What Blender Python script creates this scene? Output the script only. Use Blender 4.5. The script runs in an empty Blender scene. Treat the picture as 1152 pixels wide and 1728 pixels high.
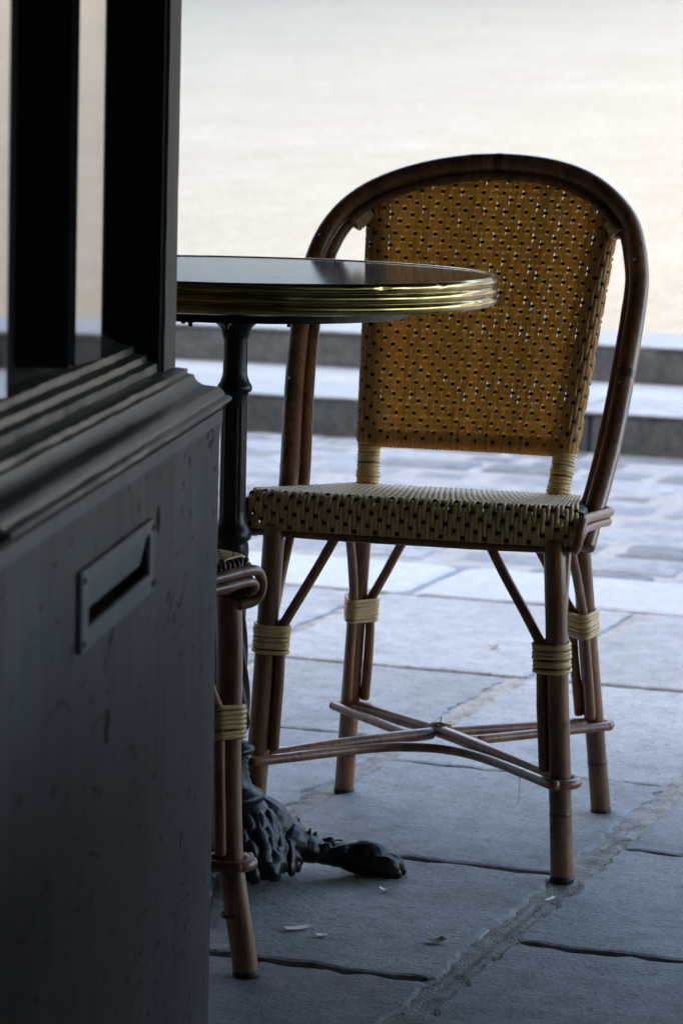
import bpy, bmesh, math, random
import numpy as np
from mathutils import Matrix, Vector, noise

random.seed(7)
rng = np.random.default_rng(7)
sc = bpy.context.scene
col = sc.collection
R = math.radians

# ------------------------------------------------------------------ camera
CAM_H, PITCH, ROLL, FPX = 0.905, 0.130, 0.025, 5200.0
cd = bpy.data.cameras.new('camera')
cam = bpy.data.objects.new('camera', cd)
col.objects.link(cam)
cam.matrix_world = (Matrix.Translation((0, 0, CAM_H)) @ Matrix.Rotation(math.pi / 2 - PITCH, 4, 'X')
                    @ Matrix.Rotation(ROLL, 4, 'Z'))
cd.sensor_fit = 'VERTICAL'
cd.sensor_height = 36.0
cd.lens = FPX / 1728 * 36.0
cd.clip_start = 0.05
cd.clip_end = 3000
cd.dof.use_dof = True
cd.dof.focus_distance = 3.45
cd.dof.aperture_fstop = 11.0
sc.camera = cam

# street frame: u along the kerb, v away from the cafe front
UX, UY = 0.944, -0.330
VX, VY = 0.330, 0.944
STREET_ROT = math.atan2(UY, UX)


def uv(u, v, z=0.0):
    return (u * UX + v * VX, u * UY + v * VY, z)


# ------------------------------------------------------------------ sky, sun, exposure
SUN_EL = R(32)
sun_dir_h = (-UX, -UY)            # horizontal direction towards the sun: low over the unseen houses added on the left, the square lies in their shade
w = bpy.data.worlds.new('World')
sc.world = w
w.use_nodes = True
nt = w.node_tree
bg = nt.nodes['Background']
sky = nt.nodes.new('ShaderNodeTexSky')
sky.sky_type = 'NISHITA'
sky.sun_disc = False
sky.sun_elevation = SUN_EL
sky.sun_rotation = math.atan2(sun_dir_h[0], sun_dir_h[1])
sky.air_density = 1.0
sky.dust_density = 3.5
sky.ozone_density = 1.0
nt.links.new(sky.outputs[0], bg.inputs[0])
bg.inputs[1].default_value = 0.15

sl = bpy.data.lights.new('sun', 'SUN')
sl.energy = 0.5
sl.angle = R(10)
sl.color = (1.0, 0.92, 0.80)
so = bpy.data.objects.new('sun', sl)
col.objects.link(so)
to_sun = Vector((sun_dir_h[0] * math.cos(SUN_EL), sun_dir_h[1] * math.cos(SUN_EL), math.sin(SUN_EL)))
so.rotation_euler = to_sun.to_track_quat('Z', 'Y').to_euler()
so.location = to_sun * 30

sc.view_settings.view_transform = 'Standard'
sc.view_settings.look = 'None'
sc.view_settings.gamma = 1.0
sc.view_settings.use_curve_mapping = False
sc.view_settings.exposure = 3.5
sc.render.engine = 'CYCLES'
sc.cycles.use_denoising = True
sc.cycles.max_bounces = 8
sc.cycles.transparent_max_bounces = 12
sc.cycles.caustics_reflective = False
sc.cycles.caustics_refractive = False


# ------------------------------------------------------------------ materials
def mat(name, base, rough=0.6, metal=0.0, spec=0.5, coat=0.0):
    m = bpy.data.materials.new(name)
    m.use_nodes = True
    b = m.node_tree.nodes['Principled BSDF']
    b.inputs['Base Color'].default_value = (*base, 1)
    b.inputs['Roughness'].default_value = rough
    b.inputs['Metallic'].default_value = metal
    b.inputs['Specular IOR Level'].default_value = spec
    b.inputs['Coat Weight'].default_value = coat
    b.inputs['Coat Roughness'].default_value = 0.2
    return m


class NG:
    """small node helper"""
    def __init__(self, m):
        self.t = m.node_tree
        self.b = self.t.nodes['Principled BSDF']
        self.tc = self.t.nodes.new('ShaderNodeTexCoord')

    def n(self, kind, **kw):
        x = self.t.nodes.new(kind)
        for k, v in kw.items():
            setattr(x, k, v)
        return x

    def l(self, a, b):
        self.t.links.new(a, b)

    def coords(self, scale=(1, 1, 1), out='Object', rot=(0, 0, 0)):
        mp = self.n('ShaderNodeMapping')
        mp.inputs['Scale'].default_value = scale
        mp.inputs['Rotation'].default_value = rot
        self.l(self.tc.outputs[out], mp.inputs['Vector'])
        return mp.outputs[0]

    def noise(self, vec, scale, detail=4, rough=0.6):
        x = self.n('ShaderNodeTexNoise')
        x.inputs['Scale'].default_value = scale
        x.inputs['Detail'].default_value = detail
        x.inputs['Roughness'].default_value = rough
        self.l(vec, x.inputs['Vector'])
        return x.outputs['Fac']

    def voro(self, vec, scale, feature='F1'):
        x = self.n('ShaderNodeTexVoronoi', feature=feature)
        x.inputs['Scale'].default_value = scale
        self.l(vec, x.inputs['Vector'])
        return x

    def ramp(self, fac, stops):
        x = self.n('ShaderNodeValToRGB')
        e = x.color_ramp.elements
        while len(e) < len(stops):
            e.new(0.5)
        for i, (p, c) in enumerate(stops):
            e[i].position = p
            e[i].color = (*c, 1) if len(c) == 3 else c
        self.l(fac, x.inputs[0])
        return x.outputs[0]

    def mix(self, fac, a, b, mode='MIX'):
        x = self.n('ShaderNodeMix', data_type='RGBA', blend_type=mode)
        for s, v in ((x.inputs[0], fac), (x.inputs[6], a), (x.inputs[7], b)):
            if isinstance(v, (int, float)):
                s.default_value = v
            elif isinstance(v, tuple):
                s.default_value = (*v, 1)
            else:
                self.l(v, s)
        return x.outputs[2]

    def math(self, op, a, b=None):
        x = self.n('ShaderNodeMath', operation=op)
        for s, v in ((x.inputs[0], a), (x.inputs[1], b)):
            if v is None:
                continue
            if isinstance(v, (int, float)):
                s.default_value = v
            else:
                self.l(v, s)
        return x.outputs[0]

    def bump(self, h, strength=0.3, dist=0.01):
        x = self.n('ShaderNodeBump')
        x.inputs['Strength'].default_value = strength
        x.inputs['Distance'].default_value = dist
        self.l(h, x.inputs['Height'])
        self.l(x.outputs[0], self.b.inputs['Normal'])

    def base(self, c):
        self.l(c, self.b.inputs['Base Color'])

    def rough(self, fac, lo, hi):
        x = self.n('ShaderNodeMapRange')
        x.inputs['To Min'].default_value = lo
        x.inputs['To Max'].default_value = hi
        self.l(fac, x.inputs['Value'])
        self.l(x.outputs[0], self.b.inputs['Roughness'])

    def island(self):
        return self.n('ShaderNodeNewGeometry').outputs['Random Per Island']

    def objrand(self):
        return self.n('ShaderNodeObjectInfo').outputs['Random']


def stone_mat(name, c1, c2, c3, rough=(0.5, 0.75), fine=160.0, bump=0.25, spec=0.5, pits=0.0, tones=(0.84, 1.1), patch=0.0):
    m = mat(name, c1, 0.6, spec=spec)
    g = NG(m)
    v = g.coords()
    # shift the pattern per piece so that no two pieces carry the same stains
    add = g.n('ShaderNodeVectorMath', operation='ADD')
    g.l(v, add.inputs[0])
    cmb = g.n('ShaderNodeCombineXYZ')
    rnd = g.objrand()
    g.l(g.math('MULTIPLY', rnd, 37.0), cmb.inputs[0])
    g.l(g.math('MULTIPLY', rnd, 91.0), cmb.inputs[1])
    g.l(cmb.outputs[0], add.inputs[1])
    v = add.outputs[0]
    big = g.noise(v, 3.2, 6, 0.62)
    mid = g.noise(v, 22, 5, 0.65)
    fin = g.noise(v, fine, 3, 0.7)
    c = g.ramp(big, [(0.3, c1), (0.7, c2)])
    c = g.mix(g.ramp(mid, [(0.42, (0, 0, 0)), (0.72, (1, 1, 1))]), c, c3)
    c = g.mix(0.75, c, g.ramp(fin, [(0.3, (0.52, 0.52, 0.52)), (0.62, (1, 1, 1))]), 'MULTIPLY')
    if patch:
        c = g.mix(0.35, c, g.ramp(g.noise(v, patch, 6, 0.7), [(0.35, (0.80, 0.77, 0.72)), (0.65, (1, 1, 1))]), 'MULTIPLY')
    if pits:
        pt = g.noise(v, 75, 4, 0.75)
        c = g.mix(g.ramp(pt, [(0.565, (0, 0, 0)), (0.69, (pits, pits, pits))]), c, (0.045, 0.04, 0.035))
        stn = g.noise(v, 7.5, 5, 0.6)
        c = g.mix(g.ramp(stn, [(0.52, (0, 0, 0)), (0.72, (0.45, 0.45, 0.45))]), c, (0.13, 0.125, 0.115))
    tone = g.n('ShaderNodeMapRange')
    tone.inputs['To Min'].default_value = tones[0]
    tone.inputs['To Max'].default_value = tones[1]
    g.l(rnd, tone.inputs['Value'])
    hsv = g.n('ShaderNodeHueSaturation')
    g.l(tone.outputs[0], hsv.inputs['Value'])
    g.l(c, hsv.inputs['Color'])
    g.base(hsv.outputs[0])
    g.rough(mid, *rough)
    h = g.math('ADD', g.math('MULTIPLY', fin, 0.5), mid)
    g.bump(h, bump, 0.006)
    return m


M = {}
M['slab'] = stone_mat('slab_stone', (0.268, 0.264, 0.252), (0.340, 0.334, 0.320), (0.228, 0.223, 0.211), rough=(0.6, 0.8), bump=0.45, spec=0.18, pits=0.75, tones=(0.74, 1.12))
M['kerb'] = stone_mat('kerb_granite', (0.315, 0.308, 0.293), (0.36, 0.352, 0.334), (0.285, 0.278, 0.263), rough=(0.5, 0.7), fine=220)
M['sett'] = stone_mat('sett_stone', (0.16, 0.16, 0.165), (0.28, 0.275, 0.265), (0.12, 0.12, 0.12), rough=(0.5, 0.75), fine=120, bump=0.4, spec=0.25, tones=(0.5, 1.3))
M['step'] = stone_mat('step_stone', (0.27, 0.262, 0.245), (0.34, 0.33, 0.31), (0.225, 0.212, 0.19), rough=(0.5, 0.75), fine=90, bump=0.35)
M['riser'] = stone_mat('shaded_riser_stone', (0.13, 0.125, 0.115), (0.20, 0.19, 0.17), (0.09, 0.085, 0.075), rough=(0.6, 0.85), fine=70, bump=0.5)  # darkened step stone: the risers' shade put into the colour along with grime
M['mortar'] = stone_mat('mortar', (0.29, 0.265, 0.225), (0.37, 0.34, 0.295), (0.13, 0.11, 0.088), rough=(0.75, 0.95), fine=260, bump=0.9, spec=0.25)
M['street_mortar'] = stone_mat('street_mortar', (0.31, 0.292, 0.262), (0.37, 0.35, 0.315), (0.25, 0.235, 0.21), rough=(0.8, 0.95), fine=150, bump=0.5, spec=0.25)
M['gravel'] = stone_mat('pale_gravel', (0.445, 0.352, 0.230), (0.52, 0.422, 0.288), (0.39, 0.306, 0.194), rough=(0.8, 0.95), fine=60, bump=0.5, spec=0.2, patch=0.45)
M['limestone'] = stone_mat('limestone', (0.46, 0.43, 0.375), (0.51, 0.48, 0.425), (0.42, 0.39, 0.335), rough=(0.7, 0.9), fine=20, bump=0.2)
M['old_stone'] = stone_mat('sooty_stone', (0.22, 0.21, 0.19), (0.28, 0.27, 0.24), (0.18, 0.17, 0.15), rough=(0.7, 0.9), fine=20, bump=0.2)
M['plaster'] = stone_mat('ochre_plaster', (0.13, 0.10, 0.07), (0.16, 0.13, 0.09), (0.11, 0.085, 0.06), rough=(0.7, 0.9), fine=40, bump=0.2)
M['facade'] = stone_mat('dull_shopfront', (0.20, 0.18, 0.15), (0.24, 0.22, 0.18), (0.17, 0.15, 0.12), rough=(0.4, 0.6), fine=40, bump=0.1)
M['canvas'] = stone_mat('awning_canvas', (0.03, 0.035, 0.03), (0.04, 0.045, 0.04), (0.025, 0.03, 0.025), rough=(0.8, 0.95), fine=300, bump=0.1)
M['grit'] = stone_mat('grit', (0.28, 0.25, 0.21), (0.40, 0.36, 0.31), (0.14, 0.11, 0.08), fine=400)
M['far_glass'] = mat('far_window_glass', (0.05, 0.06, 0.07), 0.1)


def rattan_mat(name, c1, c2, dark):
    m = mat(name, c1, 0.35, spec=0.5, coat=0.15)
    g = NG(m)
    v = g.coords()
    big = g.noise(g.coords((26, 26, 7)), 1.0, 5)
    fin = g.noise(g.coords((180, 180, 30)), 1.0, 4, 0.7)
    spots = g.voro(g.coords((40, 40, 22)), 1.0).outputs['Distance']
    c = g.ramp(big, [(0.32, c1), (0.68, c2)])
    c = g.mix(g.ramp(fin, [(0.40, (0, 0, 0)), (0.75, (0.75, 0.75, 0.75))]), c, dark)
    c = g.mix(g.ramp(spots, [(0.06, (0.8, 0.8, 0.8)), (0.16, (0, 0, 0))]), c, dark)
    hsv = g.n('ShaderNodeHueSaturation')
    tone = g.n('ShaderNodeMapRange')
    tone.inputs['To Min'].default_value = 0.8
    tone.inputs['To Max'].default_value = 1.2
    g.l(g.objrand(), tone.inputs['Value'])
    g.l(tone.outputs[0], hsv.inputs['Value'])
    g.l(c, hsv.inputs['Color'])
    g.base(hsv.outputs[0])
    g.rough(big, 0.26, 0.46)
    g.bump(fin, 0.12, 0.002)
    return m


M['cane'] = rattan_mat('lacquered_cane', (0.15, 0.060, 0.025), (0.42, 0.190, 0.085), (0.045, 0.018, 0.010))
M['cane_joint'] = rattan_mat('charred_cane_joint', (0.075, 0.033, 0.018), (0.11, 0.05, 0.025), (0.03, 0.014, 0.009))


def cord_mat(name, c1, c2, trans, tcol):
    m = mat(name, c1, 0.28, spec=0.4)
    g = NG(m)
    isl = g.island()
    c = g.mix(isl, c1, c2)
    fin = g.noise(g.coords((150, 150, 150)), 1.0, 3)
    c = g.mix(0.35, c, g.ramp(fin, [(0.3, (0.55, 0.5, 0.42)), (0.6, (1, 1, 1))]), 'MULTIPLY')
    g.base(c)
    g.rough(fin, 0.28, 0.46)
    if trans:
        tr = g.n('ShaderNodeBsdfTranslucent')
        g.l(g.mix(isl, tuple(x * 0.78 for x in tcol), tuple(x * 1.0 for x in tcol)), tr.inputs['Color'])
        ms = g.n('ShaderNodeMixShader')
        ms.inputs[0].default_value = trans
        out = [x for x in g.t.nodes if x.type == 'OUTPUT_MATERIAL'][0]
        g.l(g.b.outputs[0], ms.inputs[1])
        g.l(tr.outputs[0], ms.inputs[2])
        g.l(ms.outputs[0], out.inputs['Surface'])
    return m


M['cream'] = cord_mat('cream_woven_cord', (0.68, 0.47, 0.21), (0.92, 0.71, 0.41), 0.64, (1.0, 0.665, 0.20))
M['cream_seat'] = cord_mat('cream_seat_cord', (0.84, 0.58, 0.26), (0.92, 0.67, 0.33), 0.15, (1.0, 0.72, 0.26))
M['wrap'] = cord_mat('cream_binding_cord', (0.78, 0.54, 0.25), (0.84, 0.60, 0.30), 0.0, None)
M['brown'] = cord_mat('dark_brown_cord', (0.030, 0.013, 0.009), (0.042, 0.018, 0.011), 0.0, None)
M['nail'] = mat('steel_nail', (0.6, 0.6, 0.6), 0.3, 1.0)
M['foot'] = mat('black_rubber', (0.012, 0.011, 0.010), 0.6)
M['thread'] = mat('loose_fibre', (0.35, 0.25, 0.15), 0.7)


def brass_mat():
    m = mat('brass', (0.62, 0.47, 0.17), 0.24, 1.0)
    g = NG(m)
    a = g.noise(g.coords(), 30, 5)
    b = g.noise(g.coords((40, 40, 900)), 1.0, 3)
    c = g.ramp(a, [(0.3, (0.25, 0.178, 0.06)), (0.65, (0.50, 0.385, 0.16))])
    g.base(c)
    g.rough(a, 0.12, 0.26)
    g.bump(b, 0.05, 0.001)
    return m


M['brass'] = brass_mat()


def iron_mat():
    m = mat('black_cast_iron', (0.010, 0.010, 0.011), 0.36, 0.0, 0.25)
    g = NG(m)
    a = g.noise(g.coords(), 40, 5)
    g.base(g.ramp(a, [(0.3, (0.005, 0.005, 0.0055)), (0.7, (0.012, 0.0115, 0.0115))]))
    g.rough(a, 0.24, 0.42)
    g.bump(g.noise(g.coords(), 220, 3), 0.25, 0.002)
    return m


M['iron'] = iron_mat()


def tabletop_mat():
    m = mat('grey_tabletop', (0.12, 0.115, 0.11), 0.12, 0.0, 0.45)
    g = NG(m)
    a = g.noise(g.coords(), 14, 6)
    s = g.noise(g.coords((6, 220, 6), rot=(0, 0, 0.6)), 1.0, 3)
    c = g.ramp(a, [(0.3, (0.13, 0.128, 0.125)), (0.7, (0.20, 0.196, 0.19))])
    c = g.mix(g.ramp(s, [(0.70, (0, 0, 0)), (0.76, (0.6, 0.6, 0.6))]), c, (0.45, 0.44, 0.42))
    g.base(c)
    g.rough(g.noise(g.coords((9, 60, 9), rot=(0, 0, 0.25)), 1.0, 4), 0.03, 0.14)
    return m


M['tabletop'] = tabletop_mat()


def paint_mat(name, c1, c2, worn, wear_lo=0.60, marks=True, rough=(0.55, 0.75), spec=0.2):
    m = mat(name, c1, 0.5, spec=spec)
    g = NG(m)
    v = g.coords()
    grain = g.noise(g.coords((60, 60, 5)), 1.0, 5, 0.65)
    big = g.noise(v, 6, 5)
    c = g.ramp(big, [(0.3, c1), (0.7, c2)])
    c = g.mix(0.5, c, g.ramp(grain, [(0.3, (0.55, 0.55, 0.55)), (0.6, (1, 1, 1))]), 'MULTIPLY')
    wear = g.noise(g.coords((9, 22, 55)), 1.0, 6, 0.7)
    c = g.mix(g.ramp(wear, [(wear_lo, (0, 0, 0)), (wear_lo + 0.06, (1, 1, 1))]), c, worn)
    h = grain
    if marks:
        # gouges: upright nicks of many sizes, small specks and a few hairline scratches
        def nicks(scale, rot, keep, lo, hi):
            vv = g.voro(g.coords(scale, rot=rot), 1.0)
            sep = g.n('ShaderNodeSeparateColor')
            g.l(vv.outputs['Color'], sep.inputs[0])
            size = g.math('ADD', lo, g.math('MULTIPLY', g.math('POWER', sep.outputs[1], 2.5), hi))
            d = g.math('ADD', vv.outputs['Distance'], g.math('MULTIPLY', g.math('SUBTRACT', g.noise(g.coords((60, 60, 90)), 1.0, 3), 0.5), 0.10))
            return g.math('MULTIPLY', g.math('LESS_THAN', d, size), g.math('GREATER_THAN', sep.outputs[0], keep))
        clus = g.math('GREATER_THAN', g.noise(v, 5.5, 3), 0.47)
        spot = g.math('MULTIPLY', nicks((1, 15, 15), (0.12, 0, 0), 0.30, 0.05, 0.17), clus)
        speck = nicks((1, 38, 52), (0.5, 0, 0), 0.55, 0.05, 0.16)
        w1 = g.noise(g.coords((1, 3.5, 8), rot=(0.6, 0, 0)), 1.0, 3, 0.5)
        line = g.math('LESS_THAN', g.math('ABSOLUTE', g.math('SUBTRACT', w1, 0.5)), 0.0045)
        scr = g.math('MULTIPLY', line, g.math('GREATER_THAN', g.noise(g.coords((1, 9, 9)), 1.0, 2), 0.56))
        mk = g.math('MAXIMUM', g.math('MAXIMUM', spot, g.math('MULTIPLY', speck, 0.8)), g.math('MULTIPLY', scr, 0.7))
        c = g.mix(mk, c, (0.004, 0.004, 0.004))
        h = g.math('SUBTRACT', grain, g.math('MULTIPLY', mk, 1.5))
    g.base(c)
    g.rough(big, *rough)
    g.bump(h, 0.25, 0.003)
    return m


M['panel'] = paint_mat('worn_grey_paint', (0.082, 0.082, 0.084), (0.130, 0.129, 0.131), (0.035, 0.034, 0.033), 0.60, True, (0.65, 0.85), 0.10)
M['moulding'] = paint_mat('weathered_dark_moulding', (0.030, 0.037, 0.033), (0.055, 0.062, 0.056), (0.13, 0.115, 0.09), 0.62, False, (0.28, 0.48), 0.5)
M['stile'] = paint_mat('black_stile_paint', (0.012, 0.012, 0.012), (0.02, 0.019, 0.018), (0.05, 0.042, 0.036), 0.68, False)
M['stile_face'] = paint_mat('lit_stile_face', (0.10, 0.095, 0.09), (0.14, 0.13, 0.12), (0.035, 0.03, 0.028), 0.66, False)  # paler copy of the stile paint: grazing light put into the colour
M['slot'] = paint_mat('letter_plate_paint', (0.135, 0.136, 0.140), (0.185, 0.186, 0.19), (0.05, 0.049, 0.048), 0.66, False, (0.6, 0.8), 0.12)


def glass_mat():
    m = mat('dark_backed_glass', (0.02, 0.02, 0.02), 0.03)
    g = NG(m)
    nz = g.noise(g.coords((8, 8, 3)), 1.0, 4)
    gl = g.n('ShaderNodeBsdfGlossy')
    gl.inputs['Roughness'].default_value = 0.03
    g.l(g.ramp(nz, [(0.3, (0.385, 0.39, 0.40)), (0.7, (0.475, 0.48, 0.49))]), gl.inputs['Color'])
    ms = g.n('ShaderNodeMixShader')
    ms.inputs[0].default_value = 0.9
    out = [x for x in g.t.nodes if x.type == 'OUTPUT_MATERIAL'][0]
    g.l(g.b.outputs[0], ms.inputs[1])
    g.l(gl.outputs[0], ms.inputs[2])
    g.l(ms.outputs[0], out.inputs['Surface'])
    return m


M['glass'] = glass_mat()
M['paper'] = mat('crumpled_paper', (0.78, 0.76, 0.72), 0.8)
M['leaf'] = mat('dry_leaf', (0.14, 0.085, 0.04), 0.8)


# ------------------------------------------------------------------ mesh helpers
class MB:
    def __init__(self):
        self.v, self.f = [], []

    def add(self, verts, faces):
        o = len(self.v)
        self.v.extend([tuple(map(float, p)) for p in verts])
        self.f.extend([tuple(i + o for i in f) for f in faces])
        return self

    def box(self, c, s):
        cx, cy, cz = c
        x, y, z = s[0] / 2, s[1] / 2, s[2] / 2
        vs = [(cx + a * x, cy + b * y, cz + d * z) for d in (-1, 1) for a, b in ((-1, -1), (1, -1), (1, 1), (-1, 1))]
        return self.add(vs, [(3, 2, 1, 0), (4, 5, 6, 7), (0, 1, 5, 4), (1, 2, 6, 5), (2, 3, 7, 6), (3, 0, 4, 7)])

    def mesh(self, name, m, smooth=False):
        me = bpy.data.meshes.new(name)
        me.from_pydata(self.v, [], self.f)
        me.materials.append(m)
        if smooth:
            me.polygons.foreach_set('use_smooth', [True] * len(me.polygons))
        me.update()
        return me

    def build(self, name, m, parent=None, smooth=False):
        return link(name, self.mesh(name, m, smooth), parent)


def link(name, me, parent=None):
    o = bpy.data.objects.new(name, me)
    col.objects.link(o)
    if parent is not None:
        o.parent = parent
    return o


def empty(name, loc=(0, 0, 0), rz=0.0):
    o = bpy.data.objects.new(name, None)
    o.empty_display_size = 0.1
    col.objects.link(o)
    o.location = loc
    o.rotation_euler = (0, 0, rz)
    return o


def tag(o, label=None, cat=None, group=None, kind=None):
    if label:
        o['label'] = label
    if cat:
        o['category'] = cat
    if group:
        o['group'] = group
    if kind:
        o['kind'] = kind
    return o


def bevel_mod(o, wdt=0.004, seg=2):
    b = o.modifiers.new('bevel', 'BEVEL')
    b.width = wdt
    b.segments = seg
    b.limit_method = 'ANGLE'
    return o


def smooth_path(pts, per=6):
    """Catmull-Rom through pts"""
    P = [np.asarray(p, float) for p in pts]
    P = [2 * P[0] - P[1]] + P + [2 * P[-1] - P[-2]]
    out = []
    for i in range(1, len(P) - 2):
        p0, p1, p2, p3 = P[i - 1:i + 3]
        for k in range(per):
            t = k / per
            out.append(0.5 * (2 * p1 + (p2 - p0) * t + (2 * p0 - 5 * p1 + 4 * p2 - p3) * t * t
                              + (3 * p1 - p0 - 3 * p2 + p3) * t ** 3))
    out.append(P[-2])
    return np.array(out)


def frames(P, up=None):
    P = np.asarray(P, float)
    T = np.gradient(P, axis=0)
    T /= np.linalg.norm(T, axis=1)[:, None] + 1e-12
    ref = np.array([0, 0, 1.0]) if up is None else np.asarray(up, float)
    if abs(np.dot(ref, T[0])) > 0.9:
        ref = np.array([1.0, 0, 0])
    n = ref - T[0] * np.dot(ref, T[0])
    n /= np.linalg.norm(n)
    N = [n]
    for i in range(1, len(P)):
        n = N[-1] - T[i] * np.dot(N[-1], T[i])
        n /= np.linalg.norm(n) + 1e-12
        N.append(n)
    N = np.array(N)
    return T, N, np.cross(T, N)


def tube(mb, path, r, n=12, cap=True, closed=False):
    P = np.asarray(path, float)
    T, N, B = frames(P)
    r = np.broadcast_to(np.asarray(r, float), (len(P),))
    a = np.linspace(0, 2 * math.pi, n, endpoint=False)
    V = (P[:, None, :] + r[:, None, None] * (np.cos(a)[None, :, None] * N[:, None, :]
                                              + np.sin(a)[None, :, None] * B[:, None, :])).reshape(-1, 3)
    F = []
    m = len(P)
    for i in range(m if closed else m - 1):
        j = (i + 1) % m
        for k in range(n):
            l = (k + 1) % n
            F.append((i * n + k, i * n + l, j * n + l, j * n + k))
    if cap and not closed:
        F.append(tuple(range(n - 1, -1, -1)))
        F.append(tuple((m - 1) * n + k for k in range(n)))
    mb.add(V, F)
    return mb


def rounded_tube(mb, path, r, n=14, rim=0.3):
    """tube whose two ends are slightly rounded over"""
    P = np.asarray(path, float)
    r = np.array(np.broadcast_to(np.asarray(r, float), (len(P),)))
    def end(p, q, rr):
        d = (p - q) / (np.linalg.norm(p - q) + 1e-9)
        return [(p - d * rr * rim, rr), (p - d * rr * rim * 0.35, rr * 0.93), (p, rr * 0.72)]
    a = end(P[0], P[1], r[0])[::-1]
    b = end(P[-1], P[-2], r[-1])
    Q = np.array([x[0] for x in a] + list(P[1:-1]) + [x[0] for x in b])
    rr = np.array([x[1] for x in a] + list(r[1:-1]) + [x[1] for x in b])
    return tube(mb, Q, rr, n)


def lathe(mb, prof, n=48, c=(0, 0), fn=None):
    """prof: list of (r, z); fn(theta, z, r) -> r"""
    V, F = [], []
    for r, z in prof:
        for k in range(n):
            a = 2 * math.pi * k / n
            rr = fn(a, z, r) if fn else r
            V.append((c[0] + rr * math.cos(a), c[1] + rr * math.sin(a), z))
    for i in range(len(prof) - 1):
        for k in range(n):
            l = (k + 1) % n
            F.append((i * n + k, i * n + l, (i + 1) * n + l, (i + 1) * n + k))
    mb.add(V, F)
    return mb


def ellipsoid(bm, c, r, rot=None, seg=16):
    mt = Matrix.Translation(c)
    if rot is not None:
        mt = mt @ rot
    mt = mt @ Matrix.Diagonal((*r, 1))
    bmesh.ops.create_uvsphere(bm, u_segments=seg, v_segments=seg // 2 + 2, radius=1.0, matrix=mt)


def remeshed(name, bm, voxel, m):
    """fuse overlapping lumps into one skin"""
    me = bpy.data.meshes.new(name)
    bm.to_mesh(me)
    bm.free()
    o = bpy.data.objects.new(name, me)
    col.objects.link(o)
    md = o.modifiers.new('r', 'REMESH')
    md.mode = 'VOXEL'
    md.voxel_size = voxel
    md.use_smooth_shade = True
    s = o.modifiers.new('s', 'SMOOTH')
    s.factor = 0.5
    s.iterations = 1
    dg = bpy.context.evaluated_depsgraph_get()
    dg.update()
    new = bpy.data.meshes.new_from_object(o.evaluated_get(dg))
    bpy.data.objects.remove(o)
    new.materials.clear()
    new.materials.append(m)
    new.name = name
    return new


# ------------------------------------------------------------------ paving pieces
def piece_mesh(name, corners, m, z0, z1, bev=0.006, jit=0.002, step=0.06, seed=0, crown=0.0, mb=None):
    """flat stone with an uneven worn outline; corners counter-clockwise (x, y)"""
    rr = random.Random(seed)
    out = []
    nC = len(corners)
    for i in range(nC):
        a = np.array(corners[i]); b = np.array(corners[(i + 1) % nC])
        L = np.linalg.norm(b - a)
        k = max(1, int(L / step))
        d = (b - a) / L
        nrm = np.array([d[1], -d[0]])
        for j in range(k):
            p = a + (b - a) * (j / k)
            if j == 0:
                # worn corner: pull in
                prv = np.array(corners[i - 1])
                e = (prv - a) / np.linalg.norm(prv - a)
                c = bev * rr.uniform(0.8, 2.2)
                out.append(a + e * c)
                out.append(a + d * c)
            else:
                chip = bev * 2.2 if rr.random() < 0.14 else 0
                out.append(p - nrm * (rr.uniform(-jit, jit) + chip * rr.random()) * -1 * -1)
    out = np.array(out)
    c = out.mean(0)
    n = len(out)
    def ring(inset, z):
        r = []
        for p in out:
            d = c - p
            r.append((*(p + d / (np.linalg.norm(d) + 1e-9) * inset), z + (0 if inset == 0 else 0)))
        return r
    V = ring(0, z0) + ring(0, z1 - bev) + ring(bev * 0.5, z1 - bev * 0.3) + ring(bev * 1.6, z1)
    F = []
    for k in range(3):
        for i in range(n):
            j = (i + 1) % n
            F.append((k * n + i, k * n + j, (k + 1) * n + j, (k + 1) * n + i))
    if crown:
        V.append((c[0], c[1], z1 + crown))
        for i in range(n):
            F.append((3 * n + i, 3 * n + (i + 1) % n, 4 * n))
    else:
        F.append(tuple(3 * n + i for i in range(n)))
    mb = mb or MB()
    mb.add(V, F)
    return mb


def quad_uv(u0, u1, v0, v1):
    return [(u0, v0), (u1, v0), (u1, v1), (u0, v1)]


# ---- everything of the street is laid out in (u, v) and turned as a whole
def street_root(name, kind='structure'):
    e = None
    return e


def sheet(name, u0, u1, v0, v1, z, m, nu=1, nv=1, thick=0.05):
    mb = MB()
    mb.box(((u0 + u1) / 2, (v0 + v1) / 2, z - thick / 2), (u1 - u0, v1 - v0, thick))
    o = mb.build(name, m)
    o.rotation_euler = (0, 0, STREET_ROT)
    tag(o, kind='structure')
    return o


# pavement: mortar bed with slabs
pavement = sheet('pavement', -9, 7, -4, 5.48, -0.0055, M['mortar'], thick=0.2)
cols_ = [(-3.1, -2.66, .012), (-2.65, -2.215, .012), (-2.20, -1.785, .015), (-1.77, -1.362, .012), (-1.330, -0.935, .03), (-0.903, -0.46, .03),
         (-0.45, -0.02, .012), (-0.01, 0.42, .012), (0.43, 0.87, .012)]
vb = {0: [4.735, 4.25, 3.7, 3.2, 2.6, 2.1], 1: [4.735, 4.05, 3.5, 3.0, 2.5, 2.0], 2: [4.735, 4.3, 3.75, 3.2, 2.7, 2.1],
      3: [4.735, 4.19, 3.62, 3.10, 2.55, 2.0], 4: [4.735, 4.04, 3.50, 3.005, 2.45, 1.9, 1.4], 5: [4.755, 4.10, 3.663, 3.19, 2.68, 2.15, 1.6],
      6: [4.745, 4.2, 3.6, 3.1, 2.6, 2.0, 1.5], 7: [4.735, 4.1, 3.6, 3.1, 2.5, 2.0], 8: [4.735, 4.2, 3.7, 3.15, 2.5, 2.0]}
sd = 0
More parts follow.
